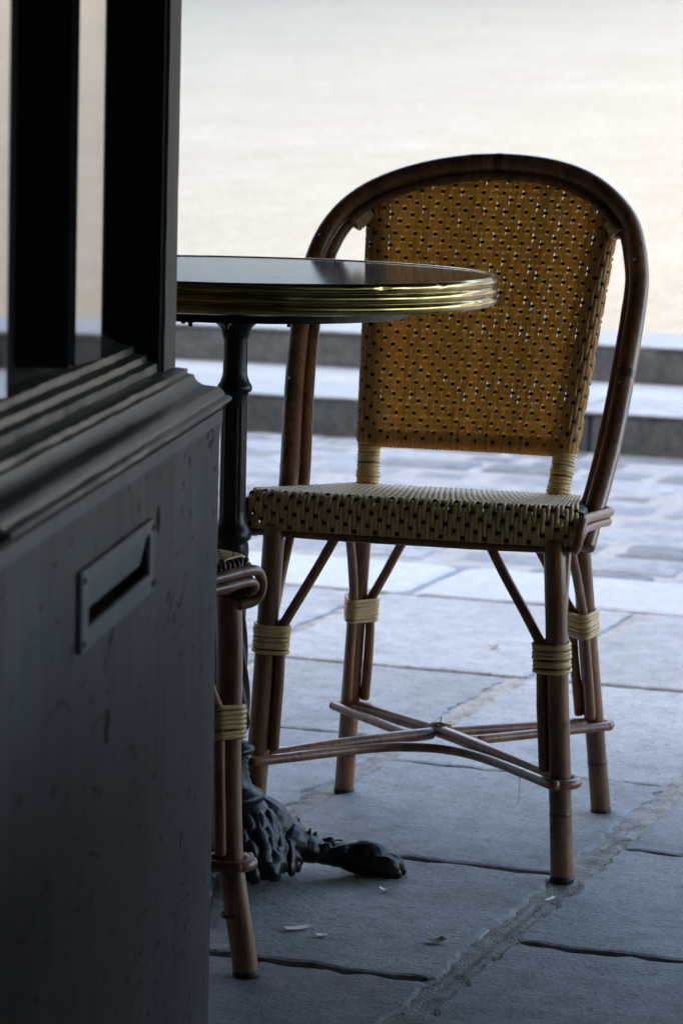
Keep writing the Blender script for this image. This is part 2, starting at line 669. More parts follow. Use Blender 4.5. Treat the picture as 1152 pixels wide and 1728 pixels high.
for ci, (u0, u1, g) in enumerate(cols_):
    b = vb[ci]
    for k in range(len(b) - 1):
        sd += 1
        gp = 0.0045
        zz = random.Random(sd).uniform(-0.0012, 0.0012)
        mbp = piece_mesh('slab', quad_uv(u0, u1, b[k + 1] + gp, b[k] - gp), M['slab'], -0.03, zz, 0.005, 0.0060, 0.022, sd)
        mbp.build('slab', M['slab'], pavement, smooth=False)
ku = [-3.4, -2.88, -2.34, -1.83, -1.325, -0.80, -0.27, 0.27, 0.8]
for k in range(len(ku) - 1):
    sd += 1
    gg = 0.011
    mbp = piece_mesh('slab', quad_uv(ku[k] + gg, ku[k + 1] - gg, 4.748, 5.466), M['slab'], -0.03, 0.0, 0.005, 0.0026, 0.028, sd)
    mbp.build('slab', M['slab'], pavement)

def rough_joint(u0, u1, v0, v1, seed):
    nu, nv = 14, int((v1 - v0) / 0.006)
    V, F = [], []
    for j in range(nv + 1):
        for i in range(nu + 1):
            u = u0 + (u1 - u0) * i / nu
            v_ = v0 + (v1 - v0) * j / nv
            e = 1 - abs(2 * i / nu - 1) ** 4
            z = -0.0042 + e * (0.0022 + 0.0016 * noise.noise((u * 60, v_ * 22, seed)) + 0.0013 * noise.noise((u * 190, v_ * 150, seed + 3)))
            z -= 0.003 * max(0.0, 1 - abs(u - (u0 + u1) / 2 - 0.006 * noise.noise((v_ * 9, seed, 1))) / 0.0025) * (1 if noise.noise((v_ * 3.0, seed, 7)) > -0.1 else 0.1)
            V.append((u, v_, z))
    for j in range(nv):
        for i in range(nu):
            a = j * (nu + 1) + i
            F.append((a, a + 1, a + nu + 2, a + nu + 1))
    MB().add(V, F).build('mortar_joint', M['mortar'], pavement, smooth=True)


rough_joint(-0.949, -0.891, 1.7, 4.74, 1)
rough_joint(-1.368, -1.322, 2.0, 4.735, 5)
# crumbs of stone and dirt lying in the joints
crumbs = MB()
for k in range(420):
    u = random.choice((-0.92, -0.92, -1.345)) + random.gauss(0, 0.022)
    v_ = random.uniform(2.2, 4.7)
    if k % 5 == 0:
        u, v_ = random.uniform(-1.7, -0.5), random.choice((3.50, 3.005, 3.19, 3.663, 4.04)) + random.gauss(0, 0.012)
    if k % 11 == 0:
        u, v_ = random.uniform(-1.7, -0.5), random.uniform(2.3, 4.2)
    r = random.uniform(0.0006, 0.0026) * (0.7 if k % 11 == 0 else 1)
    a = random.uniform(0, 6.28)
    pts = []
    for t in range(5):
        q = a + t * 2 * math.pi / 5
        rr_ = r * random.uniform(0.6, 1.2)
        pts.append((u + rr_ * math.cos(q), v_ + rr_ * math.sin(q), -0.0025))
    pts.append((u, v_, -0.002 + r * random.uniform(0.5, 1.0)))
    crumbs.add(pts, [(t, (t + 1) % 5, 5) for t in range(5)])
cr = crumbs.build('grit', M['grit'], pavement)
tag(cr, kind='stuff')

# kerb: long granite blocks, a real step down to the street
kerb = sheet('kerb', -9, 7, 5.482, 5.84, -0.012, M['mortar'], thick=0.2)
kb = -4.3
while kb < 2.2:
    L = random.uniform(1.0, 1.35)
    sd += 1
    piece_mesh('kerb_block', quad_uv(kb + 0.004, kb + L - 0.004, 5.484, 5.86), M['kerb'], -0.2, 0.001, 0.012, 0.0015, 0.09, sd).build('kerb_block', M['kerb'], kerb)
    kb += L

# street of setts
STREET_Z = -0.10
street = sheet('street', -60, 60, 5.80, 9.2, STREET_Z - 0.004, M['street_mortar'], thick=0.1)
far_setts = MB()
setts = []
v = 5.875
row = 0
while v < 8.93:
    hgt = random.uniform(0.20, 0.27)
    u = -4.6 + random.uniform(0, 0.2)
    while u < 3.2:
        wdt = random.uniform(0.20, 0.34)
        setts.append((u, u + wdt, v, min(v + hgt, 8.94)))
        u += wdt
    v += hgt
    row += 1


def view_dist(s):
    x, y, _ = uv((s[0] + s[1]) / 2, (s[2] + s[3]) / 2)
    return abs(x / y)


setts.sort(key=view_dist)
for i, s in enumerate(setts):
    sd += 1
    g = 0.013
    zz = STREET_Z + random.Random(sd).uniform(-0.006, 0.004)
    mbp = piece_mesh('sett', quad_uv(s[0] + g, s[1] - g, s[2] + g, s[3] - g), M['sett'], STREET_Z - 0.05, zz, 0.012, 0.004, 0.06, sd, crown=0.004,
                     mb=(None if i < 230 else far_setts))
    if i < 230:
        mbp.build('sett', M['sett'], street, smooth=True)
fs = far_setts.build('setts_further_along', M['sett'], street, smooth=True)
tag(fs, kind='stuff')

# two broad stone steps up to the square
STEP1, STEP2 = 0.022, 0.145
steps = sheet('steps', -60, 60, 8.99, 10.6, -0.02, M['street_mortar'], thick=0.2)


def blocks(name, v0, v1, z0, z1, lens, bev, m):
    global sd
    u = -9.0
    while u < 9:
        L = random.uniform(*lens)
        sd += 1
        piece_mesh(name, quad_uv(u + 0.003, u + L - 0.003, v0, v1), m, z0, z1 + random.uniform(-0.0015, 0.0015), bev, 0.002, 0.16, sd).build(name, m, steps)
        u += L


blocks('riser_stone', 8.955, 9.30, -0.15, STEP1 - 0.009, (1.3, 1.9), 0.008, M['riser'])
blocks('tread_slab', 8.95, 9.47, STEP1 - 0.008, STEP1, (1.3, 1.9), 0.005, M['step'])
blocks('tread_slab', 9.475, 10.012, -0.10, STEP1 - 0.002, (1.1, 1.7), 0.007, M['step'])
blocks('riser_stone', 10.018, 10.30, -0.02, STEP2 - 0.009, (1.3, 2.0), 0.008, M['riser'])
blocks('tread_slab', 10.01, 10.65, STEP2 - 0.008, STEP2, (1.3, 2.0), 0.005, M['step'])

# the square: pale gravel to the horizon
# (it climbs gently towards the far houses)
sq = MB()
SLOPE, V_END = 0.075, 64.0
vs_ = [10.64, V_END, 760.0]
zs_ = [STEP2 - 0.006, STEP2 - 0.006 + SLOPE * (V_END - 10.64), STEP2 - 0.006 + SLOPE * (V_END - 10.64)]
for i in range(2):
    sq.add([(-900, vs_[i], zs_[i]), (900, vs_[i], zs_[i]), (900, vs_[i + 1], zs_[i + 1]), (-900, vs_[i + 1], zs_[i + 1])], [(0, 1, 2, 3)])
square = sq.build('gravel_square', M['gravel'])
square.rotation_euler = (0, 0, STREET_ROT)
tag(square, kind='structure')

# ground under and around everything else
gr = MB()
gr.box((0, -300, -0.32), (1800, 640, 0.1))
ground = gr.build('ground', M['mortar'])
ground.rotation_euler = (0, 0, STREET_ROT)
tag(ground, kind='structure')


# ------------------------------------------------------------------ pale building across the square
def far_building(u0, u1, v0, H, storeys, label, side=False, z0=0.0):
    e = empty('stone_building', uv(v0, (u0 + u1) / 2, z0) if side else uv((u0 + u1) / 2, v0, z0), STREET_ROT + (math.pi / 2 if side else 0))
    tag(e, label, 'building')
    W2 = (u1 - u0) / 2
    mb = MB()
    mb.box((0, 6.0, H / 2), (2 * W2, 12, H))
    mb.build('wall', M['limestone'], e)
    MB().box((0, -0.15, 2.2), (2 * W2 + 0.3, 0.5, 4.4)).build('plinth', M['limestone'], e)
    MB().box((0, -0.2, 4.62), (2 * W2 + 0.6, 0.9, 0.4)).build('string_course', M['limestone'], e)
    MB().box((0, -0.25, H + 0.2), (2 * W2 + 0.8, 1.2, 0.5)).build('cornice', M['limestone'], e)
    n = int(2 * W2 / 4.2)
    wm = MB().box((0, 0, 0), (1.4, 0.1, 2.3)).mesh('window', M['far_glass'])
    fm = MB()
    for q in (-0.78, 0.78):
        fm.box((q, 0, 0), (0.16, 0.24, 2.62))
    fm.box((0, 0, 1.23), (1.40, 0.24, 0.16)).box((0, 0, -1.23), (1.40, 0.24, 0.16)).box((0, 0, 0), (0.07, 0.2, 2.30))
    fme = fm.mesh('window_frame', M['limestone'])
    for s in range(storeys):
        for k in range(n):
            x = -W2 + (k + 0.5) * 2 * W2 / n
            wd = link('window', wm, e)
            wd.location = (x, -0.02, 6.9 + s * 3.7)
            fr = link('window_frame', fme, wd)
            fr.location = (0, -0.06, 0)
    return e


far_building(-29, 56, 63, 18, 3, 'long pale limestone building at the top of the gravel square', z0=3.9)
far_building(-6, 90, -30, 24, 5, 'unseen tall limestone houses added left of the square to shade it', side=True)  # added out of view so that their shadow covers the square

# ------------------------------------------------------------------ the cafe building round the camera (its mass shades the street)
cafe = empty('cafe_building', (0, 0, 0), STREET_ROT)
tag(cafe, 'dark cafe building whose open doorway looks out on the terrace', 'building')
FV = 1.66     # facade line
MB().box((-5.4, FV - 0.15, 1.5), (9.1, 0.28, 3.0)).build('shopfront_wall', M['facade'], cafe)
MB().box((4.75, FV - 0.15, 1.5), (9.0, 0.28, 3.0)).build('shopfront_wall', M['facade'], cafe)
MB().box((-0.30, FV - 0.15, 2.66), (1.098, 0.276, 0.68)).build('lintel', M['facade'], cafe)
MB().box((25, -3.2, 7.7), (108, 9.7, 9.0)).build('upper_storeys', M['old_stone'], cafe)
MB().box((0, -2.2, 3.10), (19, 7.4, 0.19)).build('ceiling', M['plaster'], cafe)
MB().box((0, -5.2, 1.5), (19, 0.3, 3.0)).build('back_wall', M['plaster'], cafe)
MB().box((-4.2, -1.8, 1.5), (0.3, 6.4, 3.0)).build('side_wall', M['plaster'], cafe)
MB().box((4.2, -1.8, 1.5), (0.3, 6.4, 3.0)).build('side_wall', M['plaster'], cafe)

# awning over the terrace
awn = empty('awning', uv(0, FV, 0), STREET_ROT)
tag(awn, 'dark canvas awning stretched out over the cafe terrace', 'awning')
AW0, AW1, AH0, AH1, AO = -5.5, 4.5, 2.55, 2.10, 2.74
mb = MB()
mb.add([(AW0, 0.02, AH0), (AW1, 0.02, AH0), (AW1, AO, AH1), (AW0, AO, AH1),
        (AW0, 0.02, AH0 + .02), (AW1, 0.02, AH0 + .02), (AW1, AO, AH1 + .02), (AW0, AO, AH1 + .02)],
       [(0, 3, 2, 1), (4, 5, 6, 7), (0, 1, 5, 4), (1, 2, 6, 5), (2, 3, 7, 6), (3, 0, 4, 7)])
mb.build('canopy', M['canvas'], awn)
MB().box(((AW0 + AW1) / 2, AO + 0.012, AH1 - 0.13), (AW1 - AW0, 0.02, 0.26)).build('valance', M['canvas'], awn)
scn = empty('added_screen', uv(-0.20, FV + 0.06, 0), STREET_ROT)  # added out of view to keep low light off the door and paving
tag(scn, 'unseen low dark canvas screen added right of the cafe doorway to block light', 'screen')
MB().box((0, 0.78, 0.32), (0.02, 1.50, 0.50)).build('screen_cloth', M['canvas'], scn)
for q in (0.03, 1.55):
    MB().box((0, q, 0.31), (0.045, 0.045, 0.62)).build('post', M['iron'], scn)
MB().box((0, 0.79, 0.59), (0.03, 1.46, 0.03)).build('top_bar', M['iron'], scn)
# blind added out of view under the awning's edge to darken the foreground
blind = empty('added_blind', uv(0, FV + AO + 0.04, 0), STREET_ROT)
tag(blind, 'unseen dark canvas blind added below the awning edge to block light', 'blind')
MB().box((0.0, 0.0, 1.63), (8.8, 0.006, 0.62)).build('blind_cloth', M['canvas'], blind)
tube(MB(), [(-4.42, 0.0, 1.32), (4.42, 0.0, 1.32)], 0.014).build('weight_bar', M['iron'], blind)
for x in (AW0 + 0.4, AW1 - 0.4):
    tube(MB(), [(x, 0.05, 2.35), (x, AO - 0.1, AH1 - 0.04)], 0.02).build('arm', M['iron'], awn)

# ------------------------------------------------------------------ door leaf standing open at the left
DOOR_ROT = -math.atan2(0.10499, 0.99447)
door = empty('cafe_door', (-0.106, 2.85, 0.0), DOOR_ROT)
tag(door, 'dark worn door leaf with glass panes and a letter slot standing open at left', 'door')
DL = 0.955     # leaf length from its far edge towards the camera


def dpt(off, s, z):          # off: to the left of the moulding's nose plane, s: from the far edge towards the camera
    return (-off, -s, z)


def dbox(off0, off1, s0, s1, z0, z1):
    return MB().box((-(off0 + off1) / 2, -(s0 + s1) / 2, (z0 + z1) / 2), (off1 - off0, s1 - s0, z1 - z0))


def sweep(mb, prof, s0, s1, n=40, wob=0.0006, seed=1):
    """profile (off, z) swept along the leaf with a slight unevenness"""
    rr = random.Random(seed)
    V, F = [], []
    m = len(prof)
    for i in range(n + 1):
        s = s0 + (s1 - s0) * i / n
        for j, (o, z) in enumerate(prof):
            d = noise.noise((s * 22, j * 3.1 + seed, 0)) * wob + noise.noise((s * 90, j * 5.1 + seed, 4)) * wob * 0.6
            V.append(dpt(o + d, s, z + d * 0.7))
    for i in range(n):
        for j in range(m):
            k = (j + 1) % m
            F.append((i * m + j, i * m + k, (i + 1) * m + k, (i + 1) * m + j))
    F.append(tuple(range(m)))
    F.append(tuple(n * m + j for j in range(m - 1, -1, -1)))
    return mb.add(V, F)


# lower panel with an opening for the letter slot
SL0, SL1, SZ0, SZ1 = 0.396, 0.668, 0.5255, 0.5655
pan = MB()
ss = [-0.004, SL0, SL1, DL + 0.004]
zs = [0.012, SZ0, SZ1, 0.6265]
for i in range(3):
    for j in range(3):
        if i == 1 and j == 1:
            continue
        a, b_, c, d = dpt(0.0095, ss[i], zs[j]), dpt(0.0095, ss[i + 1], zs[j]), dpt(0.0095, ss[i + 1], zs[j + 1]), dpt(0.0095, ss[i], zs[j + 1])
        pan.add([a, b_, c, d], [(3, 2, 1, 0)])
# reveal of the opening, edges and back
for (s0, z0, s1, z1) in ((SL0, SZ0, SL1, SZ0), (SL1, SZ0, SL1, SZ1), (SL1, SZ1, SL0, SZ1), (SL0, SZ1, SL0, SZ0)):
    pan.add([dpt(0.0095, s0, z0), dpt(0.0095, s1, z1), dpt(0.111, s1, z1), dpt(0.111, s0, z0)], [(0, 1, 2, 3)])
for (s0, z0, s1, z1) in ((ss[0], zs[0], ss[0], zs[3]), (ss[3], zs[3], ss[3], zs[0]), (ss[0], zs[3], ss[3], zs[3]), (ss[3], zs[0], ss[0], zs[0])):
    pan.add([dpt(0.0095, s0, z0), dpt(0.0095, s1, z1), dpt(0.112, s1, z1), dpt(0.112, s0, z0)], [(0, 1, 2, 3)])
pan.add([dpt(0.112, ss[0], zs[0]), dpt(0.112, ss[3], zs[0]), dpt(0.112, ss[3], zs[3]), dpt(0.112, ss[0], zs[3])], [(0, 1, 2, 3)])
pan.add([dpt(0.1105, SL0 - .01, SZ0 - .01), dpt(0.1105, SL1 + .01, SZ0 - .01), dpt(0.1105, SL1 + .01, SZ1 + .01), dpt(0.1105, SL0 - .01, SZ1 + .01)], [(0, 1, 2, 3)])
panel = pan.build('lower_panel', M['panel'], door)
dbox(0.0068, 0.0092, -0.002, DL, 0.614, 0.6255).build('panel_batten', M['slot'], door)

# sill moulding
prof = [(0.1115, 0.627), (0.1115, 0.664), (0.056, 0.664), (0.0405, 0.6625), (0.0400, 0.6580), (0.0345, 0.6572), (0.0335, 0.6545), (0.0310, 0.6510),
        (0.0275, 0.6488), (0.0245, 0.6478), (0.0145, 0.6470), (0.0110, 0.6462), (0.0080, 0.6440), (0.0060, 0.6415), (0.0050, 0.6392), (0.0005, 0.6382),
        (-0.0015, 0.6372), (-0.0015, 0.6350), (0.0005, 0.6335), (0.0070, 0.6285), (0.0095, 0.6268)]
sweep(MB(), prof, -0.002, DL, 60, 0.0009, 3).build('sill_moulding', M['moulding'], door)

# stiles, mullion and rails of the glazed part
ZT = 2.25
GL = 0.105     # depth of the glass
def stile(s0, s1, name):
    o = dbox(0.0545, 0.110, s0, s1, 0.6645, ZT).build(name, M['stile'], door)
    bevel_mod(o, 0.0015, 1)
    return o
stile(0.0, 0.068, 'stile')
stile(DL - 0.07, DL, 'stile')
# face board on the far stile, in the paler lit tone
fb = MB()
n = 60
V, F = [], []
for i in range(n + 1):
    z = 0.6645 + (ZT - 0.6645) * i / n
    a = 0.0015 + 0.0010 * noise.noise((z * 30, 1.3, 0)) + (0.002 if noise.noise((z * 60, 7, 0)) > 0.45 else 0)
    b_ = 0.064 + 0.0025 * noise.noise((z * 24, 5.3, 0))
    V += [dpt(0.0515, a, z), dpt(0.0515, b_, z), dpt(0.0543, b_, z), dpt(0.0543, a, z)]
for i in range(n):
    for k in range(4):
        l = (k + 1) % 4
        F.append((i * 4 + k, i * 4 + l, i * 4 + 4 + l, i * 4 + 4 + k))
F += [(3, 2, 1, 0), tuple(n * 4 + k for k in range(4))]
fb.add(V, F).build('stile_face', M['stile_face'], door)
dbox(0.1065, 0.1095, 0.0685, DL - 0.0705, 0.6645, ZT - 0.1005).build('backing_board', M['stile'], door)
for (s0, s1) in ((0.368, 0.450), (0.722, 0.8840)):
    mu = dbox(0.064, 0.1060, s0, s1, 0.6980, ZT - 0.1005).build('mullion', M['stile'], door)
    # narrow pane, turned a little so that its reflection clears the chair
    ga, gb = 0.0530, 0.0530 + 0.07 * (s1 - s0)
    gm = MB()
    gm.add([dpt(ga, s0 + .003, 0.700), dpt(gb, s1 - .003, 0.700), dpt(gb, s1 - .003, ZT - 0.102), dpt(ga, s0 + .003, ZT - 0.102),
            dpt(0.0638, s0 + .003, 0.700), dpt(0.0638, s1 - .003, 0.700), dpt(0.0638, s1 - .003, ZT - 0.102), dpt(0.0638, s0 + .003, ZT - 0.102)],
           [(3, 2, 1, 0), (4, 5, 6, 7), (0, 1, 5, 4), (1, 2, 6, 5), (2, 3, 7, 6), (3, 0, 4, 7)])
    gm.build('glass_pane', M['glass'], mu)
for (s0, s1) in ((0.0685, 0.489), (0.490, DL - 0.0705)):
    # weathered stepped beads at the foot of the panes
    sweep(MB(), [(0.057, 0.6645), (0.057, 0.672), (0.066, 0.6735), (0.067, 0.679), (0.078, 0.681), (0.079, 0.687), (0.094, 0.690), (0.1060, 0.6975), (0.1060, 0.6645)],
          s0, s1, 50, 0.0008, 5 + int(s0 * 10)).build('glazing_bead', M['moulding'], door)
dbox(0.0565, 0.109, 0.0685, DL - 0.0705, ZT - 0.1, ZT).build('top_rail', M['stile'], door)

# letter slot: raised plate with four edges, flap leaning inwards
lp = MB()
PO, PS0, PS1, PZ0, PZ1 = 0.0045, 0.383, 0.686, 0.5135, 0.5735
def ringbox(mb, o0, o1, so, si):
    (a0, a1, c0, c1), (b0, b1, d0, d1) = so, si
    out = [(a0, c0), (a1, c0), (a1, c1), (a0, c1)]
    inn = [(b0, d0), (b1, d0), (b1, d1), (b0, d1)]
    V = [dpt(o0, *p) for p in out] + [dpt(o0, *p) for p in inn] + [dpt(o1, *p) for p in out] + [dpt(o1, *p) for p in inn]
    F = []
    for k in range(4):
        l = (k + 1) % 4
        F += [(k, 4 + k, 4 + l, l), (8 + k, 8 + l, 12 + l, 12 + k), (k, l, 8 + l, 8 + k), (4 + k, 12 + k, 12 + l, 4 + l)]
    return mb.add(V, F)
plate = ringbox(lp, PO, 0.0093, (PS0, PS1, PZ0, PZ1), (SL0 + .004, SL1 - .006, SZ0 + .004, SZ1 - .003)).build('letter_slot', M['slot'], door)
bevel_mod(plate, 0.0012, 2)
fl = MB()
fl.add([dpt(0.0070, SL0 + .006, SZ1 - .002), dpt(0.0070, SL1 - .008, SZ1 - .002), dpt(0.0125, SL1 - .008, SZ0 + .012), dpt(0.0125, SL0 + .006, SZ0 + .012),
        dpt(0.0090, SL0 + .006, SZ1 - .002), dpt(0.0090, SL1 - .008, SZ1 - .002), dpt(0.0145, SL1 - .008, SZ0 + .012), dpt(0.0145, SL0 + .006, SZ0 + .012)],
       [(3, 2, 1, 0), (4, 5, 6, 7), (0, 1, 5, 4), (1, 2, 6, 5), (2, 3, 7, 6), (3, 0, 4, 7)])
fl.build('flap', M['slot'], plate)
for s in (PS0 + 0.012, PS1 - 0.010):
    for z in (PZ0 + .007, PZ1 - .007):
        lathe(MB(), [(0.0001, 0.0016), (0.0022, 0.0012), (0.003, 0.0)], 12).build('screw', M['stile'], plate)
        sc_o = plate.children[-1] if plate.children else None
for i, ch in enumerate([c for c in plate.children if c.name.startswith('screw')]):
    s = (PS0 + 0.007, PS1 - 0.006)[i // 2]
    z = (PZ0 + .007, PZ1 - .007)[i % 2]
    ch.location = dpt(PO, s, z)
    ch.rotation_euler = (0, math.pi / 2, 0)

# ------------------------------------------------------------------ bistro table
TXY = (-0.127, 3.555)
table = empty('bistro_table', (*TXY, 0.0), 0.0)
tag(table, 'round grey bistro table with ribbed brass edge and black cast iron claw foot', 'table')
dents = [(-R(56.5), 0.7155, 0.0022, 0.014), (-R(40), 0.717, 0.0016, 0.012), (-R(24), 0.694, 0.0015, 0.016), (-R(75), 0.703, 0.0007, 0.03), (-R(64), 0.719, 0.0006, 0.02)]


def rim_fn(a, z, r):
    if r < 0.296:
        return r
    d = 0.0
    for ta, tz, amp, wd in dents:
        da = (a - ta + math.pi) % (2 * math.pi) - math.pi
        d += amp * math.exp(-(da / wd) ** 2 - ((z - tz) / 0.004) ** 2)
    d += 0.00025 * noise.noise((math.cos(a) * 9, math.sin(a) * 9, z * 40))
    return r - d


prof = [(0.2915, 0.7155), (0.2918, 0.7193), (0.2935, 0.7202), (0.2972, 0.7203)]
for zc in (0.7147, 0.7035, 0.6922):
    for k in range(9):
        t = -1 + 2 * k / 8
        prof.append((0.2962 + 0.0042 * math.sqrt(max(0, 1 - t * t * 0.94)), zc - t * 0.0052))
prof += [(0.2965, 0.6864), (0.2935, 0.6858), (0.284, 0.6858), (0.284, 0.690)]
lathe(MB(), prof, 360, fn=rim_fn).build('brass_edge', M['brass'], table, smooth=True)
lathe(MB(), [(0.0001, 0.7190), (0.15, 0.7190), (0.2917, 0.7190), (0.2917, 0.690), (0.285, 0.6875), (0.0001, 0.6875)], 128).build('table_top', M['tabletop'], table)
fl_ = lathe(MB(), [(0.0001, 0.6702), (0.082, 0.6702), (0.083, 0.6680), (0.078, 0.6665), (0.045, 0.6640), (0.026, 0.6590), (0.0185, 0.6520), (0.0155, 0.640)], 48)
lathe(MB(), [(0.0001, 0.6872), (0.20, 0.6872), (0.20, 0.6704), (0.0001, 0.6704)], 64).build('sub_top', M['iron'], table)
flange = fl_.build('flange', M['iron'], table, smooth=True)
for a in (-8, 82, 172, 262, 120, 215):
    b = MB()
    lathe(b, [(0.0001, 0.6535), (0.0026, 0.6535), (0.0026, 0.658), (0.0058, 0.658), (0.0058, 0.668)], 6)
    o = b.build('bolt', M['iron'], flange)
    o.location = (0.062 * math.cos(R(a)), 0.062 * math.sin(R(a)), 0.001)


def flute(a, z, r):
    if 0.43 < z < 0.563:
        return r * (1 + 0.06 * abs(math.cos(7 * a)) - 0.06)
    if 0.186 < z < 0.365:
        return r * (1 + 0.085 * math.cos(7 * a + z * 110))
    return r


prof = [(0.0155, 0.652), (0.0140, 0.64), (0.0142, 0.60), (0.0150, 0.595), (0.0162, 0.592), (0.0172, 0.589), (0.0195, 0.586), (0.0205, 0.582), (0.0195, 0.5785),
        (0.0165, 0.577), (0.0160, 0.573), (0.0152, 0.570), (0.0152, 0.565)]
prof += [(0.0152 + 0.0004 * t, 0.562 - 0.131 * t) for t in np.linspace(0, 1, 14)]
prof += [(0.0162, 0.428), (0.0168, 0.424), (0.0205, 0.419), (0.0225, 0.414), (0.0232, 0.410), (0.0225, 0.406), (0.0190, 0.4035), (0.0197, 0.400), (0.0205, 0.393), (0.0200, 0.386),
         (0.0178, 0.380), (0.0190, 0.375), (0.0200, 0.370), (0.0178, 0.366)]
prof += [(0.0165 + 0.0095 * t ** 1.3, 0.364 - 0.178 * t) for t in np.linspace(0, 1, 60)]
prof += [(0.0255, 0.183), (0.0225, 0.178), (0.0165, 0.172), (0.0160, 0.168), (0.0225, 0.1645), (0.0310, 0.160), (0.0325, 0.157), (0.0305, 0.153), (0.0250, 0.150), (0.0225, 0.146),
         (0.0245, 0.142), (0.0230, 0.139), (0.0255, 0.135), (0.0242, 0.131), (0.0270, 0.127), (0.0260, 0.123), (0.0285, 0.119), (0.0290, 0.115), (0.0350, 0.110), (0.0430, 0.106),
         (0.0455, 0.102), (0.0440, 0.098), (0.0400, 0.096)]
lathe(MB(), prof, 72, fn=flute).build('column', M['iron'], table, smooth=True)


def hub_fn(a, z, r):
    k = max(0.0, min(1.0, (0.098 - z) / 0.05))
    return r * (1 + 0.055 * k * math.cos(9 * a + 1.0) + 0.035 * k * math.sin(17 * a + z * 160) + 0.02 * k * math.cos(5 * a - z * 90))


prof = [(0.040, 0.0985), (0.046, 0.097), (0.052, 0.092), (0.057, 0.085), (0.062, 0.077), (0.066, 0.069), (0.071, 0.060), (0.075, 0.051), (0.082, 0.042), (0.087, 0.033), (0.088, 0.025), (0.084, 0.018), (0.070, 0.013), (0.04, 0.012), (0.0001, 0.012)]
pr2 = []
for i in range(len(prof) - 1):
    for t in (0, 0.5):
        pr2.append((prof[i][0] + (prof[i + 1][0] - prof[i][0]) * t, prof[i][1] + (prof[i + 1][1] - prof[i][1]) * t))
lathe(MB(), pr2 + [prof[-1]], 144, fn=hub_fn).build('hub', M['iron'], table, smooth=True)


def paw_mesh():
    bm = bmesh.new()
    E_ = lambda c, r, rot=None: ellipsoid(bm, c, r, rot, 18)
    ry = lambda a: Matrix.Rotation(R(a), 4, 'Y')
    rz = lambda a: Matrix.Rotation(R(a), 4, 'Z')
    E_((0.045, 0, 0.068), (0.042, 0.036, 0.030), ry(35))
    E_((0.068, 0, 0.050), (0.036, 0.032, 0.026), ry(35))
    E_((0.092, 0, 0.038), (0.032, 0.022, 0.018), ry(28))
    E_((0.115, 0, 0.030), (0.030, 0.0175, 0.0145), ry(18))
    E_((0.138, 0, 0.026), (0.028, 0.018, 0.0155), ry(4))
    E_((0.165, 0, 0.0235), (0.034, 0.0245, 0.0215))
    E_((0.180, 0, 0.016), (0.032, 0.029, 0.0155))
    for y in (-0.0215, -0.0075, 0.0075, 0.0215):
        ln = 0.198 if abs(y) < 0.01 else 0.189
        E_((ln - 0.012, y, 0.0265 - abs(y) * 0.25), (0.0135, 0.0062, 0.0085), ry(20))
        E_((ln, y * 1.06, 0.0150), (0.0185, 0.0068, 0.0135), ry(25))
        E_((ln + 0.012, y * 1.06, 0.0072), (0.0085, 0.0042, 0.0068), ry(35))
        E_((ln - 0.034, y * 0.85, 0.036 - abs(y) * 0.5), (0.020, 0.0036, 0.0045), ry(12))
    # fur ridges and leaf tips where the leg leaves the hub
    for row_, (x, z, sz, tilt) in enumerate(((0.0585, 0.080, 0.0105, -36), (0.0665, 0.066, 0.0115, -30), (0.0745, 0.052, 0.012, -24), (0.0815, 0.038, 0.012, -18), (0.0860, 0.025, 0.010, -8))):
        for k in range(-3, 4):
            a = k * 18.5 + (9.2 if row_ % 2 else 0) + 6 * noise.noise((k, row_, 0.5))
            m = rz(a)
            c = m @ Vector((x + 0.002 * noise.noise((k * 3.1, row_ * 2.2, 2)), 0, z))
            E_(tuple(c), (0.0052, 0.0088 + 0.002 * noise.noise((k * 1.7, row_, 8)), sz * 1.25), rz(a) @ ry(tilt) @ Matrix.Rotation(R(18 * (1 if a > 0 else -1)), 4, 'X'))
    for y, x, z in ((-0.012, 0.112, 0.036), (0.0, 0.118, 0.040), (0.012, 0.112, 0.036), (-0.014, 0.132, 0.034), (0.013, 0.132, 0.034)):
        E_((x, y, z), (0.014, 0.0042, 0.006), ry(-25))
    # upright thorn on the back of the leg
    for (px, py, h, lean) in ((0.091, 0.004, 0.030, 14), (0.099, -0.006, 0.018, -10), (0.107, 0.0, 0.012, -12)):
        bmesh.ops.create_cone(bm, cap_ends=True, segments=12, radius1=0.0065, radius2=0.0012, depth=h,
                              matrix=Matrix.Translation((px, py, 0.044 + h * 0.42)) @ ry(-lean))
    for a in (-50, -20, 20, 50):
        m = rz(a)
        c = m @ Vector((0.056, 0, 0.078))
        E_(tuple(c), (0.0075, 0.0065, 0.018), rz(a) @ ry(-38))
    bmesh.ops.bisect_plane(bm, geom=bm.verts[:] + bm.edges[:] + bm.faces[:], plane_co=(0, 0, 0.0008), plane_no=(0, 0, 1), clear_inner=False)
    for v_ in bm.verts:
        v_.co.z = max(v_.co.z, 0.0008)
    return remeshed('claw_foot', bm, 0.0014, M['iron'])


pm = paw_mesh()
for a in (11, -101, 133):
    o = link('claw_foot', pm, table)
    o.rotation_euler = (0, 0, R(a))

